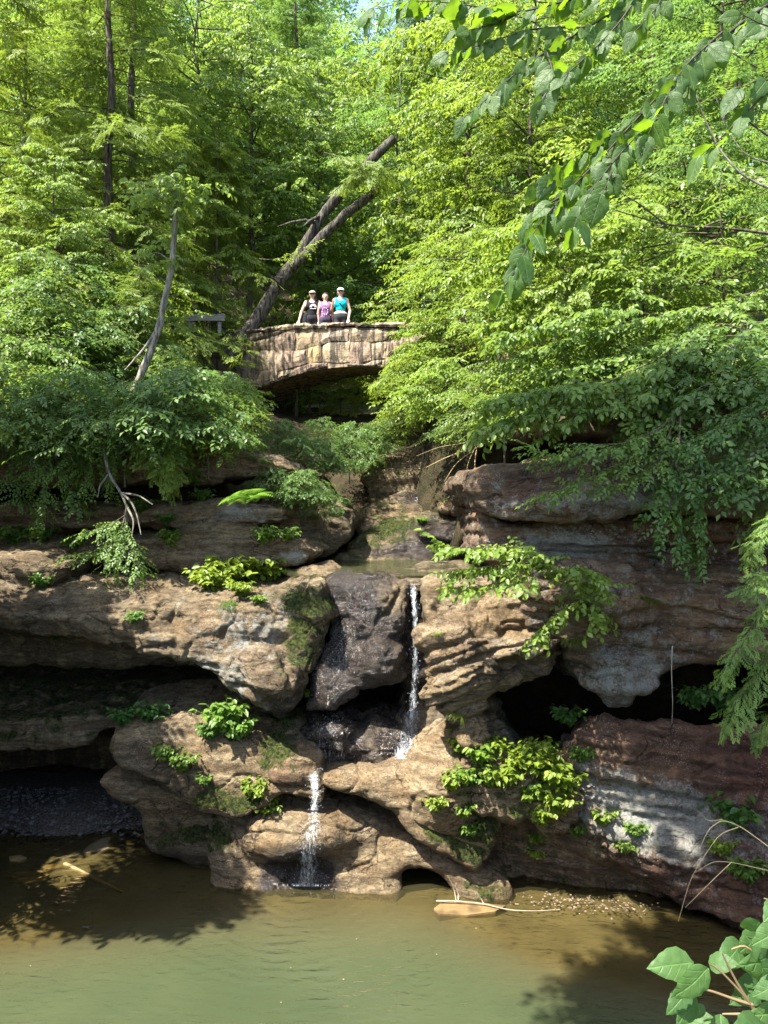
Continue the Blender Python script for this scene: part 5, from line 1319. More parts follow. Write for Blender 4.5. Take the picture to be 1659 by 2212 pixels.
bough('leafy_branch', 'green leafy curtain hanging down the right cliff face', 'branch',
    [[(1470,900,11.3),(1465,980,11.0),(1460,1060,10.9),(1470,1140,10.85),(1480,1200,10.8)],[(1465,980,11.0),(1430,1040,10.9),(1420,1100,10.8),(1425,1150,10.8)],[(1470,1000,11.0),(1510,1080,10.9),(1515,1160,10.9),(1510,1210,10.9)],[(1460,940,11.2),(1530,1000,11.0),(1570,1050,10.9)]],
    BROAD, 402, (0.85,1.05,0.95), 0.36, 0.09, 0.75, tint=0.35)
bough('leafy_branch', 'layered leafy branch reaching left across the top of the right cliff', 'branch',
    [[(1500,870,11.6),(1420,930,11.3),(1340,960,11.1),(1250,990,11.0),(1180,985,10.9),(1140,960,10.9)],[(1420,930,11.3),(1350,1000,11.0),(1270,1030,10.9),(1200,1060,10.8),(1170,1070,10.8)],[(1460,900,11.4),(1420,1000,11.0),(1370,1040,10.9),(1310,1050,10.8)],[(1340,960,11.1),(1290,960,10.9),(1230,965,10.8)]],
    BROAD, 403, (1.05,1.12,0.9), 0.38, 0.10, 0.72, tint=0.55)
bough('leafy_branch', 'leafy branch above the black hollow of the right cliff', 'branch',
    [[(1560,700,12.6),(1450,760,12.2),(1330,820,11.9),(1200,870,11.7),(1090,905,11.6),(1040,930,11.6)],[(1450,760,12.2),(1380,830,11.9),(1290,880,11.7),(1210,915,11.6)],[(1330,820,11.9),(1230,830,11.7),(1130,850,11.6),(1060,860,11.6)],[(1380,830,11.9),(1400,880,11.7),(1370,930,11.6)]],
    BROAD_L, 404, (1.1,1.12,0.85), 0.6, 0.11, 0.95, tint=0.55)
bough('leafy_branch', 'shaded leafy branch at the right edge of the cliff top', 'branch',
    [[(1740,820,11.6),(1650,860,11.2),(1560,920,11.0),(1490,960,10.9)],[(1650,860,11.2),(1620,950,10.9),(1560,1010,10.8),(1500,1040,10.7)],[(1740,900,11.2),(1680,990,10.8),(1610,1050,10.7),(1560,1060,10.7)],[(1740,960,11.0),(1690,1080,10.6),(1640,1130,10.5)]],
    BROAD, 405, (0.85,1.0,1.0), 0.55, 0.09, 0.9, tint=0.4)
bough('leafy_branch', 'broad layered leafy branch on the right slope above the cliff', 'branch',
    [[(1700,600,13.6),(1560,660,13.2),(1420,680,12.9),(1260,720,12.7),(1120,770,12.6)],[(1560,660,13.2),(1450,730,12.8),(1330,770,12.6),(1200,800,12.5)],[(1420,680,12.9),(1300,670,12.7),(1180,700,12.6),(1080,730,12.6)],[(1600,640,13.3),(1600,760,12.8),(1540,830,12.5),(1450,860,12.4)]],
    BROAD_L, 406, (1.1,1.12,0.85), 0.65, 0.095, 0.8, tint=0.55)
bough('leafy_branch', 'bright layered leafy branch in the sunny middle of the right slope', 'branch',
    [[(1500,420,14.5),(1380,470,14.2),(1240,520,14.0),(1100,560,13.9),(980,600,13.9)],[(1380,470,14.2),(1290,560,13.9),(1180,620,13.8),(1060,650,13.8)],[(1240,520,14.0),(1160,500,13.9),(1070,510,13.9)],[(1290,560,13.9),(1230,640,13.8),(1150,680,13.7),(1060,700,13.7)]],
    BROAD_L, 407, (1.3,1.22,0.75), 0.7, 0.10, 0.82, tint=0.65)
bough('hemlock_branch', 'hemlock branches drooping in from the right edge beside the red rock', 'branch',
    [[(1800,1180,8.4),(1720,1230,8.2),(1650,1310,8.1),(1600,1400,8.0),(1560,1450,8.0)],[(1720,1230,8.2),(1660,1240,8.1),(1620,1270,8.0)],[(1760,1200,8.3),(1700,1340,8.1),(1650,1440,8.0),(1600,1500,7.9),(1570,1560,7.9)],[(1780,1190,8.3),(1740,1400,8.0),(1690,1500,7.9),(1640,1580,7.9)],[(1780,1100,8.4),(1700,1100,8.2),(1650,1140,8.1),(1620,1200,8.1)]],
    HEM, 408, (1.0,1.15,0.95), 0.36, 0.07, 0.40, NEEDLE, tint=0.45)
bough('leafy_branch', 'leafy branch trailing low over the left ledges', 'branch',
    [[(120,900,14.4),(110,980,14.0),(95,1060,13.8),(80,1130,13.7)],[(110,980,14.0),(150,1030,13.8),(170,1090,13.7)],[(40,930,14.3),(30,1010,14.0),(40,1080,13.8)],[(200,930,14.3),(200,1000,14.0),(180,1050,13.8)]],
    SMALL, 416, (1.0,1.1,0.9), 0.5, 0.09, 1.0, tint=0.5)
bough('hemlock_branch', 'feathery conifer bough hanging across the top of the leaning dead trunk', 'branch',
    [[(700,330,22.3),(750,345,22.2),(800,355,22.1),(850,375,22.1)],[(750,345,22.2),(780,375,22.1),(820,390,22.1)],[(800,355,22.1),(770,375,22.0),(750,390,22.0)]], HEM, 417, (1.15,1.15,0.9), 0.6, 0.16, 0.9, NEEDLE, tint=0.55)
bough('leafy_branch', 'bright leaves crowding over the right end of the bridge wall', 'branch',
    [[(1080,640,19.0),(1010,690,18.7),(940,720,18.5),(880,745,18.4),(850,770,18.4)],[(1010,690,18.7),(950,690,18.5),(900,700,18.4),(868,712,18.4)],[(1010,690,18.7),(960,760,18.4),(910,790,18.3),(870,800,18.3)],[(1080,640,19.0),(1060,740,18.6),(1010,790,18.4),(960,815,18.3)],[(940,720,18.5),(900,770,18.3),(850,810,18.2),(815,830,18.2)]], BROAD_L, 419, (1.3,1.22,0.75), 0.6, 0.12, 0.72, tint=0.6)
bough('leafy_branch', 'leaves growing over the fork of the leaning dead trunk', 'branch',
    [[(560,560,22.3),(600,565,22.2),(640,545,22.2),(670,530,22.2)]], BROAD, 418, (1.25,1.2,0.85), 0.45, 0.2, 0.8, tint=0.65)
bough('hemlock_branch', 'drooping hemlock bough lit against the dark left hollow', 'branch',
    [[(300,840,14.6),(340,900,14.2),(370,950,14.0),(385,1010,13.9),(378,1050,13.9)],[(340,900,14.2),(330,960,13.9),(335,1020,13.9)],[(370,950,14.0),(345,990,13.8),(360,1040,13.8)]],
    HEM, 409, (1.25,1.25,0.9), 0.38, 0.09, 0.6, NEEDLE, tint=0.6)
bough('leafy_branch', 'grey green leafy twigs at the end of the dead grey branch', 'branch',
    [[(275,1090,13.3),(265,1140,13.1),(240,1180,12.95),(200,1195,12.9),(150,1200,12.9)],[(265,1140,13.1),(290,1190,12.9),(305,1230,12.8)],[(275,1110,13.3),(230,1140,13.0),(180,1150,12.9)],[(265,1140,13.1),(255,1200,12.9),(250,1235,12.8)]],
    SMALL, 410, (1.05,1.12,1.1), 0.42, 0.07, 0.9, tint=0.6)
bough('leafy_branch', 'leafy twigs tangled at the far left over the hollow', 'branch',
    [[(-60,880,14.8),(20,900,14.4),(90,930,14.2),(150,960,14.1),(180,1010,14.0)],[(20,900,14.4),(60,960,14.1),(80,1020,14.0)],[(90,930,14.2),(160,920,14.1),(220,950,14.0)],[(150,880,14.4),(210,930,14.1),(250,990,14.0),(240,1040,14.0)]],
    SMALL, 411, (1.05,1.12,0.9), 0.55, 0.08, 1.0, tint=0.5, bark=BARK_PALE)
bough('leafy_branch', 'bright leaves hanging at the left foot of the arch', 'branch',
    [[(450,830,16.0),(490,870,15.7),(530,900,15.5),(545,940,15.4),(530,980,15.4)],[(490,870,15.7),(500,930,15.5),(480,980,15.4)],[(470,840,15.9),(540,850,15.6),(560,885,15.5)]],
    BROAD, 412, (1.35,1.25,0.75), 0.45, 0.10, 0.8, tint=0.7)
for i, (pth, lab, col) in enumerate((
    ([[(60,800,15.2),(120,850,14.7),(190,880,14.5),(240,930,14.3)],[(120,850,14.7),(110,900,14.5),(90,950,14.3)],[(190,880,14.5),(170,940,14.3),(150,985,14.2)]], 'shaded leafy branch on the left bank beside the tangled bare stems', (1.1,1.15,0.85)),
    ([[(300,790,15.6),(360,830,15.2),(420,870,14.9),(450,930,14.7)],[(360,830,15.2),(350,890,14.8),(320,930,14.6)],[(420,870,14.9),(400,920,14.7),(410,970,14.6)]], 'leafy branch low on the left bank below the pale trunk', (1.2,1.2,0.8)),
    ([[(-40,700,16.0),(60,730,15.5),(140,760,15.2),(200,810,15.0)],[(60,730,15.5),(50,800,15.1),(70,850,14.9)]], 'dark leafy branch at the left edge above the layered bank', (1.1,1.15,0.85)))):
    bough('leafy_branch', lab, 'branch', pth, BROAD, 420+i, col, 0.65, 0.10, 0.85, tint=0.45)
bare('dead_branch', 'dead grey branch hanging down over the left hollow', 'branch',
    [[(228,905,14.6),(222,960,13.9),(235,1025,13.6),(262,1065,13.4),(275,1095,13.3),(272,1130,13.2)],[(262,1065,13.4),(285,1085,13.2),(297,1115,13.1),(305,1155,13.0)],[(275,1095,13.3),(290,1125,13.1),(285,1160,13.0)],[(235,1025,13.6),(215,1050,13.5),(212,1075,13.4)],[(262,1065,13.4),(300,1070,13.2),(330,1090,13.1)]], 0.04, BARK_GREY)
bare('dead_twig', 'bare bent stems hanging at the far left of the bank', 'stems',
    [[(40,930,14.4),(90,960,14.1),(110,1000,14.0),(118,1020,14.0)],[(60,950,14.2),(110,950,14.0),(150,980,13.9),(165,1010,13.9)],[(20,960,14.2),(70,990,14.0),(60,1030,14.0)]], 0.02, BARK_PALE)
bare('dead_twig', 'bare arching stems beside the stream steps', 'stems',
    [[(1030,960,15.4),(1000,975,15.0),(960,990,14.9),(920,1010,14.8)],[(1030,960,15.4),(1010,1000,14.9),(1005,1045,14.8)],[(1030,950,15.4),(990,960,15.0),(950,965,14.9),(900,985,14.8)],[(1030,965,15.4),(1025,1000,15.0),(1028,1030,14.9),(1010,1055,14.8)],[(1040,960,15.4),(985,1000,15.0),(960,1040,14.8)]], 0.018, simple_mat('dry_stem', (0.26,0.19,0.10), 0.9, 0.2, 8))
bare('dead_twig', 'pale arching dry stems in front of the lower right rock', 'stems',
    [[(1800,1940,6.2),(1659,1828,6.4),(1600,1785,6.5),(1560,1770,6.5),(1530,1790,6.5),(1508,1840,6.5)],[(1600,1785,6.5),(1555,1800,6.5),(1520,1850,6.5),(1490,1900,6.5),(1465,1990,6.4)],[(1780,1910,6.3),(1659,1880,6.4),(1580,1862,6.5),(1540,1860,6.5),(1500,1885,6.5)],[(1580,1862,6.5),(1540,1900,6.4),(1480,1960,6.4)],[(1560,1770,6.5),(1530,1775,6.6),(1500,1745,6.6)]], 0.0042, simple_mat('straw_stem', (0.13,0.11,0.07), 0.85, 0.2, 8))
bare('hanging_vine', 'thin pale vine hanging in front of the right hollow', 'vine', [[(1452,1395,11.0),(1450,1450,10.95),(1453,1520,10.95),(1451,1562,10.95)]], 0.008, BARK_PALE)
bare('bare_branch', 'thin dark branch crossing the right slope below the foreground leaves', 'branch', [[(1760,520,9.0),(1659,505,9.0),(1560,492,9.0),(1440,488,9.1),(1330,455,9.2)],[(1440,488,9.1),(1380,440,9.2),(1345,420,9.2)]], 0.022, BARK)
bare('bare_branch', 'crooked grey branch high at the right edge', 'branch', [[(1760,430,7.0),(1659,408,7.0),(1600,378,7.1),(1550,320,7.2),(1510,230,7.2),(1480,120,7.3)],[(1760,330,6.9),(1659,355,7.0),(1600,330,7.1),(1560,255,7.2),(1540,190,7.2)]], 0.014, BARK_GREY)
bough('leafy_branch', 'compound leaved branch at the upper right edge', 'branch',
    [[(1760,340,7.2),(1659,300,7.1),(1600,260,7.1),(1560,200,7.1)],[(1760,420,7.2),(1640,400,7.1),(1590,430,7.1)],[(1700,180,7.2),(1600,130,7.1),(1540,90,7.1)],[(1700,520,7.2),(1620,540,7.1),(1560,560,7.1)]], PINN, 413, (1.1,1.15,0.8), 0.25, 0.16, 0.95, tint=0.5)
# ------------------------------------------------------------------ small plants rooted on the rocks
def herb_mesh(seed, n=30, hgt=0.42, rad=0.32, L=0.12, Wd=0.078):
    r = np.random.default_rng(seed); tb = Tubes(); V=[];F=[];T=[]
    for i in range(n):
        a = r.uniform(0,6.28); l = hgt*r.uniform(.5,1.1); out = rad*r.uniform(.2,1.1)
        p = np.array([[math.cos(a)*out*u**1.4, math.sin(a)*out*u**1.4, l*(u-0.22*u*u)] for u in np.linspace(0,1,5)])
        tb.add(p, [0.006,0.005,0.004,0.003,0.002], 4); tn = r.uniform(.2,.9)
        for q in (0.45,0.62,0.78,0.9,1.0):
            for k in range(2):
                b = a+r.uniform(-1.8,1.8); pp = p[min(4,int(q*4))]+r.normal(size=3)*0.012
                v,f = leaf_quad(pp, np.array([math.cos(b),math.sin(b),-r.uniform(-.2,.8)]), np.array([.3*r.normal(),.3*r.normal(),1.0]), L*r.uniform(.6,1.15), Wd*r.uniform(.7,1.1), 0.2, 6)
                F += [tuple(x+len(V) for x in t_) for t_ in f]; V += list(v); T += [np.clip(tn+r.normal()*.12,0,1)]*6
    return tb.mesh('stems', BARK_G), np_mesh('leaves', np.array(V), np.array(F), [LEAF], True, dict(tint=np.array(T)))
BARK_G = simple_mat('green_stem', (0.09,0.12,0.03), 0.7, 0.2, 8)
def fern_mesh(seed, n=13, L=0.5):
    r = np.random.default_rng(seed); V=[];F=[];T=[]
    for i in range(n):
        a = r.uniform(0,6.28); l = L*r.uniform(.6,1.1); m = 14; tn = r.uniform(.3,.8)
        for j in range(m):
            u = (j+1)/m; p = np.array([math.cos(a)*l*u*0.85, math.sin(a)*l*u*0.85, l*(0.75*u-0.75*u*u)])
            for sd in (-1,1):
                b = a+sd*1.2; ll = 0.16*l/0.5*math.sin(math.pi*min(1,u*0.92+0.08))**0.8+0.01
                v,f = leaf_quad(p, np.array([math.cos(b),math.sin(b),-0.25]), np.array([0,0,1.0]), ll, 0.028, 0.1, 4)
                F += [tuple(x+len(V) for x in t_) for t_ in f]; V += list(v); T += [tn]*4
    return np_mesh('fronds', np.array(V), np.array(F), [LEAF], True, dict(tint=np.array(T)))
def grass_mesh(seed, n=70, L=0.30, hang=1.0):
    r = np.random.default_rng(seed); V=[];F=[];T=[]
    for i in range(n):
        a = r.uniform(0,6.28); l = L*r.uniform(.5,1.2); w = 0.006; b0 = np.array([r.normal()*.05,r.normal()*.05,0]); side = np.array([-math.sin(a),math.cos(a),0])*w; tn = r.uniform(.2,1)
        o = len(V)
        for u in (0,0.4,0.75,1.0):
            c = b0+np.array([math.cos(a)*l*0.7*u,math.sin(a)*l*0.7*u,l*(0.8*u-1.0*hang*u*u)]); V += [c-side*(1-u*.9), c+side*(1-u*.9)]; T += [tn,tn]
        for k in range(3): F += [(o+2*k,o+2*k+1,o+2*k+3),(o+2*k,o+2*k+3,o+2*k+2)]
    return np_mesh('blades', np.array(V), np.array(F), [LEAF], True, dict(tint=np.array(T)))
HERB = [herb_mesh(501+i) for i in range(3)]; FERN = [fern_mesh(511+i) for i in range(2)]; GRASS = [grass_mesh(521+i) for i in range(2)]
r9 = np.random.default_rng(31)
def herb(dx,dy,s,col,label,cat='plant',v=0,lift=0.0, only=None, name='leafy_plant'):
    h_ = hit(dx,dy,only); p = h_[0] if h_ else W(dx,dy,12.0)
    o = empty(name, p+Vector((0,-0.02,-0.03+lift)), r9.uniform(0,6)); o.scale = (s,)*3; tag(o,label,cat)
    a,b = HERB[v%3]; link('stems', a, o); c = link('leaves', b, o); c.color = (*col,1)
    return o
def single(kind,dx,dy,s,col,label,cat,v=0,dz=0.0):
    h_ = hit(dx,dy); p = h_[0] if h_ else W(dx,dy,12.0)
    me = (FERN if kind == 'fern' else GRASS)[v%2]; o = link('fern' if kind == 'fern' else 'grass_tuft', me); o.location = p+Vector((0,-0.02,dz)); o.rotation_euler = (0.25,0,r9.uniform(0,6)); o.scale = (s,)*3
    o.color = (*col,1); tag(o,label,cat); return o
YL = (1.45,1.3,0.7)
for i, q in enumerate((
 (480,1568,1.25,(1.0,1.15,0.8),'tall leafy plant lit under the left overhang'),
 (520,1590,1.0,(0.9,1.1,0.8),'leafy plant with spread leaves right of the tall plant under the overhang'),
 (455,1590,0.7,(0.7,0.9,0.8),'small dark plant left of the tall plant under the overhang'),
 (365,1640,0.75,(1.0,1.1,0.8),'plant drooping from the face of the pointed left ledge'),
 (395,1660,0.8,(1.05,1.1,0.8),'plant hanging lower on the face of the pointed left ledge'),
 (550,1715,0.8,YL,'yellow green plant below the pointed ledge near the lower fall'),
 (575,1755,0.7,YL,'bright small plant on the rock just left of the lower fall'),
 (445,1690,0.5,(1,1.1,.8),'single small plant under the middle of the pointed ledge'),
 (575,1170,0.9,(1,1.1,.8),'plant in the crack above the bright plants'),
 (370,1175,0.85,(1.1,1.15,.8),'leafy vine hanging on the lowest ledge of the left bank'),
 (360,1130,0.7,(0.9,1.05,.9),'small vine above the leafy vine on the left bank'),
 (430,1045,0.9,(0.9,1.1,1.0),'round leaved vine hanging in the dark of the left bank'),
 (440,1080,0.7,(0.85,1.05,1.0),'round leaved vine lower in the dark of the left bank'),
 (1035,1640,1.0,(1.2,1.25,.75),'broad leaved plant under the flaky boulder'),
 (1065,1625,0.8,YL,'yellow fern like plant below the flaky boulder'),
 (1150,1660,1.15,YL,'big bright plant on the tan boulder at the right'),
 (1185,1690,1.15,YL,'big bright plant at the right side of the tan boulder'),
 (1215,1705,1.0,YL,'bright plant where the tan boulder meets the red rock'),
 (1120,1650,0.8,YL,'bright plant at the left side of the tan boulder'),
 (1170,1775,0.85,YL,'bright plant hanging below the tan boulder'),
 (1160,1815,0.55,(1.2,1.2,.75),'leaves hanging low from the tan boulder'),
 (1157,1850,0.45,YL,'lowest hanging leaves under the tan boulder'),
 (1300,1775,0.7,(1.3,1.25,.75),'bright plant low on the red rock'),
 (1370,1800,0.55,(1,1.1,.85),'small plant on the lichen rock at the lower right'),
 (1350,1835,0.5,(1.1,1.1,.85),'tiny plant low on the lichen rock'),
 (1560,1840,0.7,YL,'yellow green plant in a gap of the lower right rock'),
 (1610,1895,0.9,(1.0,1.15,.85),'broad leaved plant low at the right edge'),
 (1585,1780,1.3,(0.6,0.85,.8),'dark mossy plant cushion on the lower right rock'),
 (1000,1760,0.6,(1.2,1.2,.75),'small plant on the mossy side of the saddle rock'),
 (1015,1800,0.55,(1,1.1,.8),'plant hanging below the saddle rock'),
 (940,1745,0.6,YL,'yellow moss like plant on the saddle rock'),
 (975,1700,0.7,YL,'yellow green plant on the right shoulder of the saddle rock'),
 (90,1265,0.7,(0.9,1.1,.9),'small fern like plant at the far left of the overhang'),
 (290,1340,0.5,(0.8,1.0,.9),'small dark plant on the face of the left overhang'),
 (560,1300,0.45,(1.2,1.2,.75),'tiny plant on the sunlit part of the left overhang'),
 (1270,1330,0.9,(1.0,1.1,.85),'plant at the root of the overhanging beech branch'),
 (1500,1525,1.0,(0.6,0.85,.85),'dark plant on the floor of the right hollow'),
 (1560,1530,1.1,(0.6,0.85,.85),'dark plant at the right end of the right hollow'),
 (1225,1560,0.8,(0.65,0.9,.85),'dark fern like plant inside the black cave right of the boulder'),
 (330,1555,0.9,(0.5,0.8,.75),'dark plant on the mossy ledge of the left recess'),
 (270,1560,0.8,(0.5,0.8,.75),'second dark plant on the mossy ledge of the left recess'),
 (665,1500,0.35,YL,'bright moss cushion beside the wet slab'),
 (30,1172,0.9,(0.8,1.0,.9),'dark plant at the far left on the lowest left ledge'),
 (95,1168,0.9,(0.8,1.05,.85),'dark plant next to the far left one on the lowest left ledge'),
 (165,1185,0.8,(0.9,1.05,.9),'plant on the lowest left ledge behind the dead branch tip'),
 (620,1165,0.7,(1.0,1.1,.85),'small plant at the right end of the lowest left ledge'),
 (300,1105,0.9,(0.85,1.0,.9),'plant on the middle left ledge right of the dead branch'),
 (1100,1690,1.0,YL,'bright plant in the middle of the tan boulder among grass'),
 (1140,1720,1.0,(1.2,1.2,.75),'plant hanging over the front of the tan boulder'),
 (1205,1745,0.9,YL,'bright plant hanging at the lower right of the tan boulder'),
 (1060,1690,0.8,(1.1,1.15,.8),'plant at the left side of the tan boulder over the saddle rock'),
 (1010,1690,0.8,(1.0,1.1,.8),'plant in the dark crack left of the tan boulder'),
 (1000,1620,0.7,YL,'yellow plant at the foot of the flaky boulder over the saddle rock'),
 (1175,1640,0.9,(1.1,1.15,.8),'plant at the mouth of the black cave right of the boulder'),
 (1255,1640,0.7,(0.9,1.05,.85),'plant on the corner of the red rock beside the black cave'),
 (1245,1800,0.6,(1.0,1.1,.8),'plant in the dark gap between tan boulder and red rock'),
 (470,1270,0.7,YL,'yellow plant creeping on the left overhang'),
 (620,1235,0.7,YL,'small bright plant near the rim of the upper pool'),
 (910,1130,0.5,(1,1.1,.8),'small plant beside the upper pool steps'),
 (960,1000,0.8,(1.0,1.1,.85),'small leafy plant beside the stream steps'))):
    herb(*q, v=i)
for i, (dx,dy,s_,lab) in enumerate(((495,1262,1.5,'bright yellow green plant on top of the big left overhang'),(540,1258,1.7,'largest bright plant on top of the big left overhang'),(592,1254,1.2,'bright plant nearest the stream on the big left overhang'),(455,1272,1.1,'low yellowish plant at the left of the bright plants on the overhang'),(520,1282,0.7,'small bright plant below the large ones on the left overhang'))):
    herb(dx,dy,s_,YL,lab,v=i,only=('F',))
for i, q in enumerate((
 ('fern',545,1078,1.2,(0.9,1.15,.75),'bright fern on the middle ledge of the left bank','fern'),
 ('fern',510,1082,0.9,(0.8,1.1,.75),'fern at the left on the middle ledge of the left bank','fern'),
 ('fern',1395,1205,0.9,(0.8,1.0,.8),'fern on the ledge of the right cliff','fern'),
 ('fern',1062,1612,0.55,YL,'yellow fern under the flaky boulder','fern'),
 ('fern',560,1000,0.9,(0.7,0.95,.8),'fern on the top ledge of the left bank','fern'),
 ('grass',500,1305,1.1,(0.75,0.9,.8),'grass tuft on the face of the left overhang','grass'),
 ('grass',985,1545,1.0,(1.3,1.2,.75),'grass tuft at the foot of the flaky boulder','grass'),
 ('grass',978,1580,0.9,(1.3,1.2,.75),'drooping grass lower at the foot of the flaky boulder','grass'),
 ('grass',1240,1385,1.3,(0.8,0.75,.55),'dry grass hanging beside the leafy branch','grass'),
 ('grass',1180,1740,1.0,(1.2,1.1,.7),'grass tuft among the plants of the tan boulder','grass'),
 ('grass',1090,1690,0.8,(1.1,1.05,.7),'grass tuft on top of the tan boulder','grass'),
 ('grass',120,1375,1.2,(0.6,0.6,.5),'root like grass hanging under the left overhang','grass'),
 ('grass',925,840,1.5,(1.0,0.85,.55),'dry grass over the grey boulder at the bridge','grass'),
 ('grass',945,1370,0.6,(1.2,1.15,.7),'moss tuft on the flaky boulder','grass'),
 ('grass',1300,1330,1.3,(0.7,0.6,.45),'dry grass hanging on the right cliff block','grass'),
 ('grass',1400,1300,1.3,(0.7,0.62,.45),'dry brown grass on the shaded right cliff','grass'))):
    single(*q, v=i)
# thin trunks seen under the arch
for i,(dx,d1,d0,Y,rad,lab) in enumerate(((668,770,960,24.5,0.05,'thin dark trunk seen under the middle of the arch'),(690,800,960,25.0,0.04,'thin dark trunk beside another under the arch'),(712,790,950,26,0.04,'thin dark trunk under the arch right of the pair'),(640,800,970,23.5,0.07,'thicker pale trunk under the left of the arch'))):
    t_ = bare('thin_trunk', lab, 'trunk', [[(dx+4,d0,Y),(dx,(d0+d1)/2,Y),(dx+3,d1,Y),(dx+1,d1-90,Y)]], rad, BARK)

# ------------------------------------------------------------------ gravel bank in the lower left cave, slabs and sticks in the water
gbx = np.linspace(-8,-3.4,40); gby = np.linspace(12.8,16.2,30); GXb,GYb = np.meshgrid(gbx,gby,indexing='ij')
GZb = -0.12+0.30*ss(13.1,14.6,GYb)+0.04*np.sin(GXb*3)-0.5*ss(-4.3,-3.5,GXb)
gvb = np.stack([GXb,GYb,GZb],-1).reshape(-1,3); jb = np.arange(1200).reshape(40,30)
gb = link('gravel_bank', np_mesh('gravel_bank', gvb, np.stack([jb[:-1,:-1],jb[1:,:-1],jb[1:,1:],jb[:-1,1:]],-1).reshape(-1,4), [simple_mat('dark_gravel',(0.07,0.06,0.05),0.95,0.5,25,0.2,0.8)])); tag(gb,'gravel bank at the mouth of the lower left cave',kind='structure')
def stones(name, label, n, place, smin, smax, mat, seed, flat=0.5):
    r = np.random.default_rng(seed); V=[];F=[]
    oc = np.array([(x,y,z) for x in (-1,1) for y in (-1,1) for z in (-1,1)],float)*0.62; oc = np.vstack([oc,[(1,0,0),(-1,0,0),(0,1,0),(0,-1,0),(0,0,1),(0,0,-1)]])
    X_ = lambda a,b,c,d,p: [(a,b,p),(b,c,p),(c,d,p),(d,a,p)]
    of = X_(4,6,7,5,8)+X_(0,1,3,2,9)+X_(2,3,7,6,10)+X_(0,4,5,1,11)+X_(1,5,7,3,12)+X_(0,2,6,4,13)
    of = np.array(of)
    for k in range(n):
        p = np.array(place(r)); s = r.uniform(smin,smax)*r.uniform(.5,1); a = r.uniform(0,6.28); R_ = rotm((0,0,1),a)
        v = (oc*(1+0.25*r.normal(size=oc.shape)))*np.array([s,s*0.8,s*flat]); V.append(v@R_.T+p); F.append(of+14*k)
    o = link(name, np_mesh(name, np.concatenate(V), np.concatenate(F), [mat], False)); tag(o,label,kind='stuff'); return o
GRAV = simple_mat('pebble', (0.085,0.078,0.070), 0.8, 0.7, 9, 0.3)
def gpl(r):
    x = r.uniform(-7.6,-3.9); y = r.uniform(13.0,15.3); return (x,y,-0.12+0.30*float(ss(13.1,14.6,y))+0.02)
stones('gravel','grey gravel at the mouth of the lower left cave',1600,gpl,0.02,0.065,GRAV,61)
LITTER = simple_mat('dry_leaf_litter', (0.13,0.095,0.065), 0.9, 0.6, 14, 0.2)
def lit(r):
    a = r.uniform(0,1); x = 2.2+a*1.5+r.normal()*0.22; y = 11.45-a*0.25+r.normal()*0.13; return (x,y,0.03+r.uniform(0,0.05))
stones('leaf_litter','drift of dry leaves and twigs at the foot of the right rock',260,lit,0.008,0.030,LITTER,62,0.25)
def slab(label, outline, z0, z1, mat, cat='stone slab', name='stone_slab', Yfix=None):
    P = []
    for dx,dy in outline:
        Y = (H-z1)*K/(dy-1050); q = W(dx,dy,Y); P.append((q.x,q.y))
    n = len(P); c = np.mean(P,0); V = [(x,y,z1) for x,y in P]+[(c[0]+(x-c[0])*1.03,c[1]+(y-c[1])*1.03,z0) for x,y in P]+[(c[0],c[1],z1+0.01)]
    F = [(2*n,i,(i+1)%n,(i+1)%n) for i in range(n)]+[(i,n+i,n+(i+1)%n,(i+1)%n) for i in range(n)]
    bm_F = [f if len(set(f)) == 4 else f[:3] for f in F]
    me = bpy.data.meshes.new(name); me.from_pydata([tuple(map(float,v)) for v in V], [], bm_F); me.materials.append(mat); me.update()
    o = link(name, me); tag(o,label,cat); return o
SLABM = simple_mat('wet_slab', (0.13,0.085,0.035), 0.6, 0.4, 5, 0.4, 0.4)
slab('flat brown stone slab awash in the pool with a stick lying on it', [(937,1962),(952,1950),(1000,1946),(1060,1952),(1092,1956),(1070,1968),(1010,1976),(950,1974)], -0.25, 0.025, SLABM)
SUBM = simple_mat('sunken_slab', (0.17,0.11,0.045), 0.8, 0.3, 5)
slab('flat orange brown slab under shallow water at the far left', [(18,1892),(40,1882),(90,1880),(106,1888),(98,1902),(60,1908),(25,1904)], -0.12, -0.015, SUBM)
slab('small flat slab under water behind the larger left slab', [(92,1872),(112,1862),(138,1862),(140,1868),(120,1876),(98,1878)], -0.12, -0.012, SUBM)
slab('small dark slab nearest the gravel bank', [(20,1850),(45,1846),(58,1852),(40,1858),(22,1858)], -0.12, 0.02, SUBM)
DRY = simple_mat('driftwood', (0.26,0.21,0.145), 0.85, 0.2, 10, 0.2, 0.3)
def wp(dx,dy,z=0.03):
    Y = (H-z)*K/(dy-1050); return (dx,dy,Y)
bare('driftwood_stick', 'long pale stick lying across the awash stone slab', 'stick', [[wp(942,1946,0.06),wp(985,1946,0.07),wp(1045,1952,0.06),wp(1100,1966,0.03),wp(1160,1968,0.025),wp(1210,1964,0.03)],[wp(985,1946,0.07),(982,1925,11.45),(975,1905,11.45),(966,1890,11.45)],[wp(990,1947,0.07),(990,1930,11.4),(984,1915,11.4),(986,1905,11.4)],[wp(1045,1952,0.06),(1040,1942,11.4),(1030,1930,11.4)]], 0.014, DRY)
bare('floating_twig', 'small dark twig floating on the left of the pool', 'twig', [[wp(180,2001,0.02),wp(192,2003,0.025),wp(205,2000,0.02)],[wp(188,2003,.02),wp(196,2006,.02)]], 0.016, BARK_DARK)
bare('sunken_log', 'straight log lying under the water at the left', 'log', [[wp(140,1868,-0.03),wp(200,1895,-0.03),wp(265,1926,-0.03)]], 0.05, simple_mat('sunken_wood',(0.20,0.14,0.065),0.8,0.2,6))
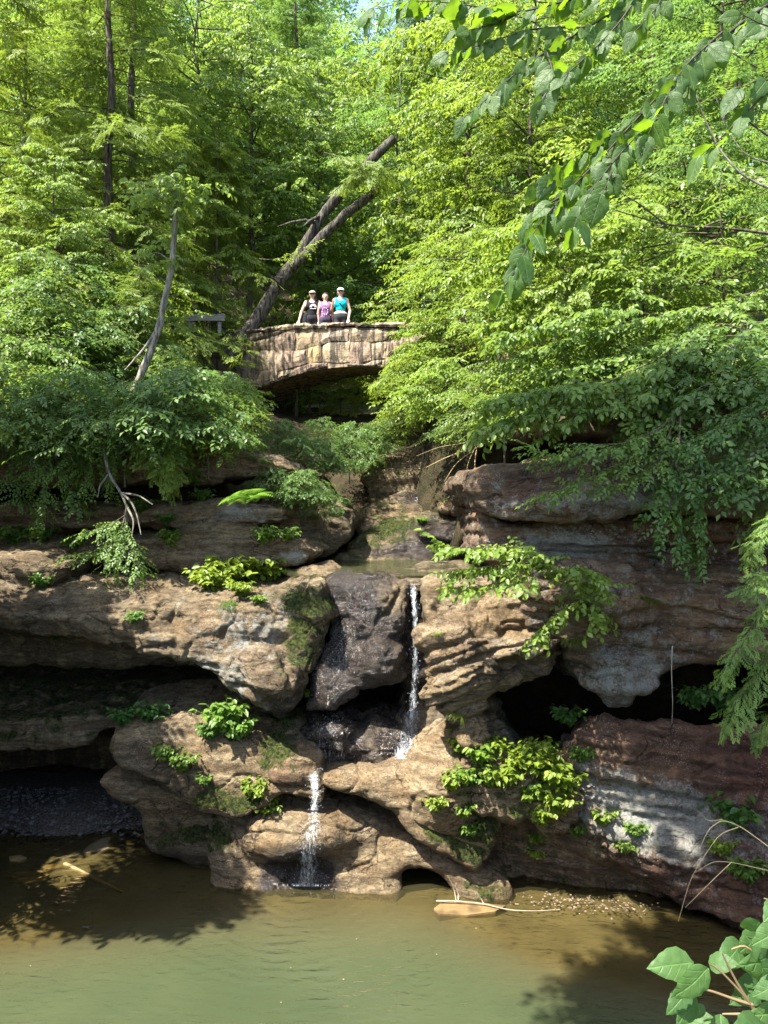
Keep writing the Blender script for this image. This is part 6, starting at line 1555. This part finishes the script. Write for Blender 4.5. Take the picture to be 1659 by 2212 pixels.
bare('driftwood_stick', 'white sliver of wood in the small pool between the falls', 'stick', [[(795,1650,12.35),(815,1646,12.35),(832,1645,12.35)]], 0.02, DRY)
r8 = np.random.default_rng(91)
for (dx,dy,s_,lab) in ((742,2115,3.5,'pale speck of leaf floating right of the fall reflection'),(943,2061,3,'pale speck of leaf floating in the middle of the pool'),(607,2165,3,'pale speck of leaf floating near the front of the pool'),(628,2090,2.5,'tiny pale leaf floating left of the fall reflection'),(1028,2005,3,'tiny pale leaf floating below the stone slab'),(770,2028,2.5,'tiny pale leaf floating under the lower fall'),(66,2086,3,'tiny pale leaf floating at the far left of the pool'),(1430,2090,3,'tiny pale leaf floating in the right shade')):
    c = W(*wp(dx,dy,0.012)); s = 0.55*s_*c.y/K; V = [(c.x-s,c.y,0.010),(c.x,c.y-s*0.8,0.013),(c.x+s*1.2,c.y,0.010),(c.x,c.y+s*0.8,0.018)]
    o = link('floating_leaf', np_mesh('floating_leaf', V, [(0,1,2),(0,2,3)], [DRY], False)); tag(o,lab,'leaf')

# ------------------------------------------------------------------ foreground: near bank, hanging branch top right, big leaved plant bottom right
def bank():
    X = np.linspace(-8,8,40); Yb = np.linspace(-8,0.5,24); A,B = np.meshgrid(X,Yb,indexing='ij')
    Z = 4.7-2.2*ss(-1.2,0.5,B)*(1-0.65*ss(0.3,1.4,A)); v = np.stack([A,B,Z],-1).reshape(-1,3); v[:,2] += 0.1*fbm(v,1.0,3.0,3)
    X2 = np.linspace(-8,8,40); v2 = np.stack([X2,np.full(40,0.55),np.full(40,-1.0)],1)
    j = np.arange(40*24).reshape(40,24); f = np.stack([j[:-1,:-1],j[1:,:-1],j[1:,1:],j[:-1,1:]],-1).reshape(-1,4)
    e = j[:,-1]; k = np.arange(40)+960; f2 = np.stack([e[:-1],k[:-1],k[1:],e[1:]],1)[:,::-1]
    o = link('near_bank', np_mesh('near_bank', np.vstack([v,v2]), np.vstack([f,f2]), [SOIL])); tag(o,'earth bank the photographer stands on',kind='structure')
bank()
def big_leaf_mat(name, c0, c1, tr_, k):
    m, nt = new_mat(name); t = NT(nt)
    p = t.node('ShaderNodeTexCoord').outputs['Object']; sp = t.node('ShaderNodeSeparateXYZ'); t.l.new(p, sp.inputs[0])
    ay = t.math('ABSOLUTE', sp.outputs[1]); w = t.math('SUBTRACT', t.math('MULTIPLY', sp.outputs[0], k), t.math('MULTIPLY', ay, k*0.9))
    fr = t.math('ABSOLUTE', t.math('SUBTRACT', t.math('FRACT', w), 0.5)); vein = t.ramp(fr, 0.0, 0.11, 1, 0); mid = t.ramp(ay, 0.0, 0.03, 1, 0)
    vn = t.math('MAXIMUM', t.math('MULTIPLY', vein, 0.6), mid)
    rnd = t.node('ShaderNodeObjectInfo').outputs['Random']; nz = t.noise(p, 5, 4, 0.6)
    c = t.mix(rnd, c0, c1); c = t.mix(t.ramp(nz,0.4,0.65,0,0.4), c, tuple(x*0.6 for x in c0)); c = t.mix(t.math('MULTIPLY',vn,0.35), c, tuple(min(1,x*1.9) for x in c1))
    c = t.mix(t.ramp(t.noise(p, 7, 2), 0.76, 0.78, 0, 0.7), c, (0.10,0.06,0.02))
    nr = t.bump(t.math('SUBTRACT', t.math('MULTIPLY', nz, 0.3), vn), 0.3, 0.03)
    pr = t.principled(c, 0.5, 0.3, nr); tr = t.node('ShaderNodeBsdfTranslucent'); t.put(tr.inputs['Color'], t.mix(t.math('MULTIPLY',vn,0.4), tr_, tuple(x*0.5 for x in tr_)))
    mx = t.node('ShaderNodeMixShader'); mx.inputs[0].default_value = 0.5; t.l.new(pr, mx.inputs[1]); t.l.new(tr.outputs[0], mx.inputs[2]); t.out(mx.outputs[0]); return m
BL = big_leaf_mat('near_leaf', (0.045,0.092,0.026), (0.075,0.135,0.030), (0.22,0.38,0.015), 6.0)
PL = big_leaf_mat('plant_leaf', (0.050,0.110,0.035), (0.085,0.16,0.045), (0.18,0.33,0.03), 5.0)
def leaf_shape(seed, wide=0.62, n=9, droop=0.18, ser=0.03):
    """unit leaf along +X: folded midrib, blades quilted between the veins, curved tip, toothed edge"""
    r = np.random.default_rng(seed); V=[];F=[]
    for i in range(n):
        u = i/(n-1); w = wide*0.5*(math.sin(math.pi*min(1,u**0.75))**0.8)*(1-0.15*u)+ (0.004 if i in (0,n-1) else ser*(1 if i%2 else -1)*0.5)
        z = -droop*u*u+0.025*math.sin(6*u+seed); q = 0.018*(1 if i%2 else -1)
        e1, e2 = r.normal()*0.03, r.normal()*0.03
        V += [(u,-w,z+0.10*w-0.25*w*w+e1),(u+0.02,-w*0.5,z+0.13*w+q),(u,0,z),(u+0.02,w*0.5,z+0.13*w+q),(u,w,z+0.10*w-0.25*w*w+e2)]
    for i in range(n-1):
        for k in range(4): F.append((5*i+k,5*i+5+k,5*i+6+k,5*i+1+k))
    return np.array(V), np.array(F)
LSH = [np_mesh('near_leaf', *leaf_shape(i, 0.66+0.05*i, 9, 0.14+0.07*i), [BL]) for i in range(4)]
PSH = [np_mesh('plant_leaf', *leaf_shape(10+i, 0.78, 11, 0.15+0.08*i, 0.02), [PL]) for i in range(3)]
TWIG = simple_mat('dark_twig', (0.035,0.026,0.018), 0.8, 0.3, 20)
def near_branch(label, paths, Yn, seed, leafL=0.085, gap=0.052):
    r = np.random.default_rng(seed); o0 = Vector(W(*paths[0][0])); root = empty('hanging_branch', o0); tag(root,label,'branch')
    for pi,path in enumerate(paths):
        P = np.array([W(*q)[:] for q in path])-np.array(o0); L = np.concatenate([[0],np.cumsum(np.linalg.norm(np.diff(P,axis=0),axis=1))]); n = max(4,int(L[-1]/gap)); u = np.linspace(0,L[-1],n)
        Q = np.stack([np.interp(u,L,P[:,k]) for k in range(3)],1)
        for _ in range(2): Q[1:-1] = (Q[:-2]+2*Q[1:-1]+Q[2:])/4
        link('twig', Tubes().add(Q, np.linspace(0.0045 if pi else 0.007,0.0012,n), 5).mesh('twig', TWIG), root)
        D_ = np.gradient(Q,axis=0)
        for k in range(1,n):
            d = D_[k]/np.linalg.norm(D_[k]); sd = 1 if k%2 else -1; sv = np.cross([0,0,1.0],d); sv /= max(np.linalg.norm(sv),1e-4)
            for rep in range(1 if r.random() < 0.35 else 2):
                a = math.radians(r.uniform(30,75))*(0 if k == n-1 else sd)
                ld = d*math.cos(a)+sv*math.sin(a); ld[1] *= 0.45; ld[2] -= r.uniform(0.0,1.2); Mx = frame(ld, r.normal()*0.6, (0.6*r.normal()-0.1,-0.9,0.45+0.7*r.normal()))
                o = link('leaf', LSH[r.integers(0,4)], root); s = leafL*r.uniform(.65,1.15)
                o.matrix_local = Matrix.Translation(Vector(Q[k]+r.normal(size=3)*0.004)) @ Matrix(Mx.tolist()).to_4x4() @ Matrix.Scale(s,4)
                sd = -sd
    return root
near_branch('large leaved branch hanging diagonally into the top right of the view',
    [[(1800,-60,2.9),(1640,20,2.8),(1500,130,2.75),(1400,230,2.7),(1310,330,2.7),(1220,420,2.65),(1150,500,2.65),(1125,570,2.6),(1085,625,2.6)],
     [(1500,130,2.75),(1410,260,2.65),(1340,330,2.6),(1270,420,2.6),(1240,490,2.55)],[(1400,230,2.7),(1330,290,2.75),(1240,340,2.75),(1165,400,2.75)],
     [(1310,330,2.7),(1330,360,2.6),(1300,420,2.55)],[(1220,420,2.65),(1180,440,2.7),(1140,480,2.7)],[(1560,70,2.75),(1470,150,2.65),(1430,230,2.6),(1400,290,2.55)]], 2.7, 601, 0.098, 0.045)
near_branch('leafy branch spreading across the top edge toward the middle',
    [[(1500,-120,2.9),(1380,-10,2.85),(1270,60,2.8),(1180,110,2.8),(1100,170,2.8),(1040,225,2.75),(1010,250,2.75)],[(1380,-10,2.85),(1250,-5,2.8),(1120,30,2.8),(1000,10,2.8),(900,0,2.8),(810,20,2.8)],
     [(1270,60,2.8),(1160,60,2.85),(1060,90,2.8),(970,120,2.8)],[(1180,110,2.8),(1200,170,2.7),(1170,220,2.7)],[(1120,30,2.8),(1050,60,2.8),(985,70,2.8)],[(1380,-10,2.85),(1330,60,2.7),(1260,130,2.7),(1190,190,2.7)],[(1450,-60,2.85),(1420,20,2.7),(1370,70,2.7)]], 2.8, 602, 0.083, 0.038)
def dead_leaves():
    DL = simple_mat('dead_leaf', (0.42,0.13,0.03), 0.7, 0.3, 9); rr = np.random.default_rng(8); b_ = W(1470,165,2.7)
    root = empty('dead_leaf_cluster', b_); tag(root, 'orange withered leaves caught in the foliage at the upper right', 'leaf cluster')
    for k in range(4):
        v, f = leaf_shape(30+k, 0.4, 7, 0.5); o = link('leaf', np_mesh('dead_leaf', v, f, [DL]), root); Mx = frame(rr.normal(size=3)*[1,.5,1]+[0,0,-.6], rr.normal())
        o.matrix_local = Matrix.Translation(Vector(rr.normal(size=3)*0.012)) @ Matrix(Mx.tolist()).to_4x4() @ Matrix.Scale(0.035,4)
dead_leaves()
near_branch('short leafy twig at the upper right edge below the hanging branch',
    [[(1800,140,2.5),(1680,180,2.45),(1620,230,2.4),(1560,300,2.4),(1510,340,2.4)],[(1680,180,2.45),(1640,160,2.4),(1600,190,2.4)],[(1720,60,2.5),(1660,70,2.4),(1600,30,2.4)]], 2.4, 603, 0.090)
def near_plant():
    r = np.random.default_rng(71); Yp = 1.75; o0 = W(1700,2330,Yp); root = empty('broad_leaved_plant', o0); tag(root,'broad leaved plant in the bottom right corner in front of the pool','plant')
    STEM = simple_mat('pinkish_stem',(0.15,0.105,0.055),0.7,0.2,8)
    def lc(dx,dy,Y=Yp): return np.array(W(dx,dy,Y)-o0)
    stems = [[(1700,2330),(1660,2230),(1625,2170),(1560,2100),(1535,2082)],[(1625,2170),(1590,2160),(1530,2138),(1490,2135)],[(1640,2200),(1600,2190),(1560,2190)],[(1700,2330),(1690,2180),(1650,2080),(1610,2040),(1580,2050)],[(1700,2330),(1720,2100),(1690,1960),(1650,1940)],[(1640,2200),(1590,2120),(1560,2060)]]
    for p in stems:
        P = np.array([lc(*q) for q in p]); u = np.linspace(0,len(P)-1,14); Q = np.stack([np.interp(u,range(len(P)),P[:,k]) for k in range(3)],1); Q[1:-1] = (Q[:-2]+2*Q[1:-1]+Q[2:])/4
        link('stem', Tubes().add(Q, np.linspace(0.0042,0.002,14), 6).mesh('stem', STEM), root)
    # attachment, tip, size shown
    lv = [((1500,2078),(1410,2088),1.0),((1530,2090),(1465,2160),0.95),((1530,2080),(1580,2075),0.55),((1490,2135),(1445,2190),0.5),((1495,2138),(1478,2210),0.5),((1555,2190),(1560,2260),0.9),((1520,2170),(1500,2200),0.35),((1540,2195),(1470,2250),0.6),
          ((1600,2035),(1570,2085),0.5),((1650,2010),(1600,2060),0.6),((1640,1990),(1600,2010),0.5),((1690,2000),(1640,2040),0.7),((1690,2060),(1620,2090),0.7),((1690,2120),(1630,2150),0.8),((1640,2120),(1600,2160),0.6),((1690,1950),(1655,1985),0.5),((1700,2180),(1640,2200),0.6),((1680,2100),(1655,2040),0.5),((1670,2230),(1600,2215),0.5)]
    for i,(a,b,s) in enumerate(lv):
        yo = r.uniform(-0.12,0.08); A = lc(*a,Yp+yo); B = lc(*b,Yp+yo+r.uniform(-0.08,0.03)); d = B-A; L = np.linalg.norm(d)
        o = link('leaf', PSH[i%3], root); Mx = frame(d, r.normal()*0.35, (0.15*r.normal(),-0.8,0.75))
        o.matrix_local = Matrix.Translation(Vector(A)) @ Matrix(Mx.tolist()).to_4x4() @ Matrix.Diagonal((L*1.05,L*r.uniform(.85,1.1),L,1))
    return root
near_plant()
